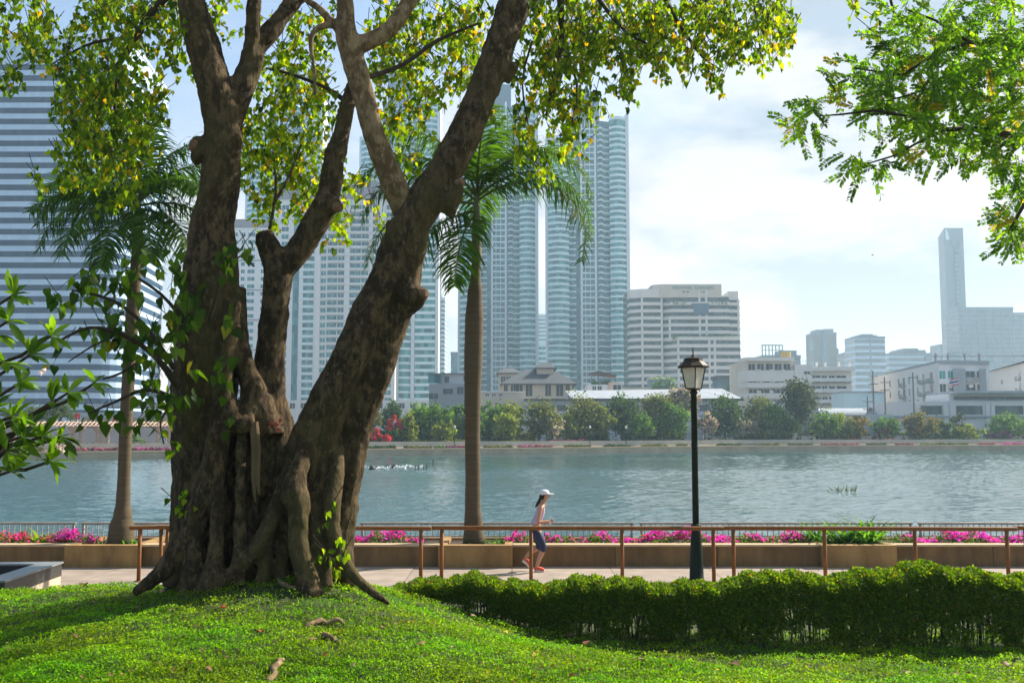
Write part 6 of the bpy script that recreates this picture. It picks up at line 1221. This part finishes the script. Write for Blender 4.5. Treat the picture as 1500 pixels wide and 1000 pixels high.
# hip roofed pavilion
Y0 = 232; t = bld('pavilion', 'grey hip roofed pavilion with a raised lantern roof and tall dark windows', 'pavilion', 790, Y0); k = Y0/F; X = lambda q: (q-790)*k
def hip(m, x0, x1, y0, y1, z0, z1, rx0, rx1, nm='roof', th=.25):
    ym = (y0+y1)/2; a = MB(); a.add([(x0,y0,z0),(x1,y0,z0),(x1,y1,z0),(x0,y1,z0),(rx0,ym,z1),(rx1,ym,z1),(x0,y0,z0-th),(x1,y0,z0-th),(x1,y1,z0-th),(x0,y1,z0-th)], [(0,1,5,4),(1,2,5),(2,3,4,5),(3,0,4),(6,9,8,7),(0,6,7,1),(1,7,8,2),(2,8,9,3),(3,9,6,0)]); return a.build(nm, m, t)
a = MB(); a.box(X(735),X(838),0,13,0,PZ(562,Y0)); a.build('wall', W['beige'], t)
hip(W['roof'], X(733), X(845), -1.5, 15, PZ(562,Y0), PZ(541,Y0+7), X(770), X(812))
a = MB(); a.box(X(787),X(813),4,10,PZ(556,Y0+6),PZ(539.5,Y0+6)); a.build('lantern_wall', W['beige'], t)
hip(W['roof'], X(784), X(817), 3, 11, PZ(539.5,Y0+6), PZ(530,Y0+6), X(796), X(805))
a = MB(); a.add([(X(766),-1.2,PZ(561.5,Y0)),(X(790),-1.2,PZ(561.5,Y0)),(X(782),3,PZ(545,Y0)),(X(812),-1.2,PZ(561.5,Y0)),(X(810),4,PZ(546,Y0))], [(0,1,2),(1,3,4)]); 
for q, w_ in ((741,.9),(752,1.1),(761,1.6),(775,1.5),(803,1.3),(820,1.6),(832,1.0)): window(t, w_, 2.6, X(q), -.02, PZ(580,Y0), 'dark', 'beige')
t = bld('house', 'pale house with a small hip roof half hidden behind the pavilion', 'house', 746, 262); k = 262/F; X = lambda q: (q-746)*k; a = MB(); a.box(X(730),X(764),0,9,0,PZ(546,262)); a.build('wall', W['beige'], t); hip(W['roof'], X(727), X(766), -1, 10, PZ(546,262), PZ(539,266), X(738), X(752))
for q in (737,745,753): window(t, 1.2, 1.6, X(q), -.02, PZ(560,262))
# rooftop terrace house
Y0 = 226; t = bld('house', 'small peach and cream house with a dark canopy over its roof terrace', 'house', 887, Y0); k = Y0/F; X = lambda q: (q-887)*k
a = MB(); a.box(X(861),X(892),0,8,0,PZ(563,Y0)); a.build('wall', W['creamlt'], t); a = MB(); a.box(X(892.1),X(911),-.6,8,0,PZ(560,Y0)); a.build('peach_wall', mat('peach_wall', (.58,.42,.30), .8, .06, .4), t)
a = MB(); a.add([(X(866),-.5,PZ(547,Y0)),(X(904),-.5,PZ(551,Y0)),(X(904),7,PZ(551,Y0)),(X(866),7,PZ(547,Y0)),(X(866),-.5,PZ(546,Y0)),(X(878),-.5,PZ(543,Y0)),(X(904),-.5,PZ(550,Y0)),(X(866),7,PZ(546,Y0)),(X(878),7,PZ(543,Y0)),(X(904),7,PZ(550,Y0))], [(0,3,2,1),(0,1,6,5,4),(3,7,8,9,2),(4,5,8,7),(5,6,9,8),(0,4,7,3),(1,2,9,6)]); a.build('canopy', W['brown'], t)
for q in (867,876,885,894,902): a = MB(); a.box(X(q)-.08,X(q)+.08,-.3,-.15,PZ(563,Y0),PZ(548,Y0)); a.build('post', W['dgrey'], t)
plants(t, X(866), X(895), 1, PZ(563,Y0), 120, 'planting', .4, 1.0)
for q, w_ in ((871,.8),(879,.9)): window(t, w_, 1.5, X(q), -.02, PZ(575,Y0))
window(t, 1.8, 1.3, X(904), -.62, PZ(572,Y0))
# grey modern house
Y0 = 222; t = bld('house', 'grey modern house of stacked flat roofed boxes and dark glass beside the middle palm', 'house', 660, Y0); k = Y0/F; X = lambda q: (q-660)*k
a = MB(); a.box(X(628),X(692),0,10,0,PZ(562,Y0)); a.build('wall', W['grey'], t); a = MB(); a.box(X(640),X(690),.6,10,PZ(562,Y0)+.002,PZ(548,Y0)); a.build('upper_wall', W['shop'], t); a = MB(); a.box(X(626),X(693),-.6,10.5,PZ(548,Y0),PZ(546.5,Y0)); a.build('roof', W['dgrey'], t)
a = MB(); a.box(X(627),X(646),-.3,.2,PZ(561,Y0),PZ(549,Y0)); a.build('glass_wall', W['teal2'], t)
for q, w_, p, h_ in ((654,.9,560,1.3),(656,2.2,577,1.2),(674,1.4,577,1.6),(682,1.0,557,1.0),(635,2.0,584,1.2)): window(t, w_, h_, X(q), .56 if p < 562 else -.02, PZ(p,Y0), 'dark', 'grey')
# green-roofed kiosk-like dark pavilion by the cream tower
Y0 = 330; t = bld('roof_pavilion', 'dark flat roofed glass pavilion at the foot of the stepped cream tower', 'building', 1071, Y0); k = Y0/F; X = lambda q: (q-1071)*k; a = MB(); a.box(X(1052),X(1090),0,8,0,PZ(555,Y0)); a.build('wall', W['blued'], t); a = MB(); a.box(X(1050),X(1094),-1,9,PZ(555,Y0),PZ(550,Y0)); a.build('roof', W['roof'], t); plants(t, X(1064), X(1090), -1.5, PZ(572,Y0), 90, 'planting', .6, 3)
t = bld('low_building', 'low shaded building under the stepped cream tower behind the white shed', 'building', 967, 330); k = 330/F; a = MB(); a.box(-13*k,13*k,0,8,0,PZ(555,330)); a.build('wall', W['blued'], t); a = MB(); a.box(-14*k,14*k,-.5,8,PZ(555,330),PZ(553,330)); a.build('roof', W['cream'], t)
t = bld('low_building', 'long low cream podium under the stepped cream tower', 'building', 985, 300); k = 300/F; a = MB(); a.box(-75*k,60*k,0,8,0,PZ(568.5,300)); a.build('wall', W['creamlt'], t); a = MB(); a.box(-76*k,61*k,-.4,8.2,PZ(568.5,300),PZ(567.5,300)); a.build('parapet', W['cream'], t)
plants(t, -30*k, 5*k, -1, PZ(572,300), 200, 'planting', .8, 5)
t = bld('low_building', 'pale wall sided building behind the utility poles', 'building', 1270, 250); k = 250/F; a = MB(); a.box(-32*k,28*k,0,10,0,PZ(575,250)); a.build('wall', W['balc'], t); a = MB(); a.box(-33*k,29*k,-.4,10,PZ(575,250),PZ(573,250)); a.build('parapet', W['wroof'], t)
t = bld('podium_building', 'low pale podium at the foot of the white apartment block', 'building', 500, 300); k = 300/F; a = MB(); a.box(-130*k,140*k,0,20,0,PZ(586,300)); a.build('wall', W['white'], t)
for q in range(-120,135,16): window(t, 1.6, 1.6, q*k, -.02, PZ(598,300))
# utility poles
wood = mat('pole_concrete', (.16,.15,.14), .9, .2, 1)
for px, top, arms, lb in ((1281,543,3,'tall utility pole with three crossarms across the lake'),(1272,580,2,'short utility pole carrying a transformer across the lake'),(1340,545,1,'utility pole in front of the white apartment block'),(1298,552,2,'utility pole beside the stacked balcony end of the white apartments')):
    Y = 205; t = thing('utility_pole', lb, 'utility pole', (PX(px,Y),Y,.5), 0, 'utility poles across the lake'); z = PZ(top,Y)-.5; a = MB(); a.tube([(0,0,0),(0,0,z)], [.2,.13], 8); a.build('pole', wood, t)
    for j in range(arms): a = MB(); a.box(-1.0,1.0,-.2,-.08,z-1.2-j*1.6,z-1.05-j*1.6); a.build('crossarm', wood, t)
    if 'transformer' in lb: a = MB(); a.tube([(.5,-.3,z-3.4),(.5,-.3,z-2.4)], .35, 10); a.build('transformer', W['dgrey'], t)
for k_ in range(6):
    pass
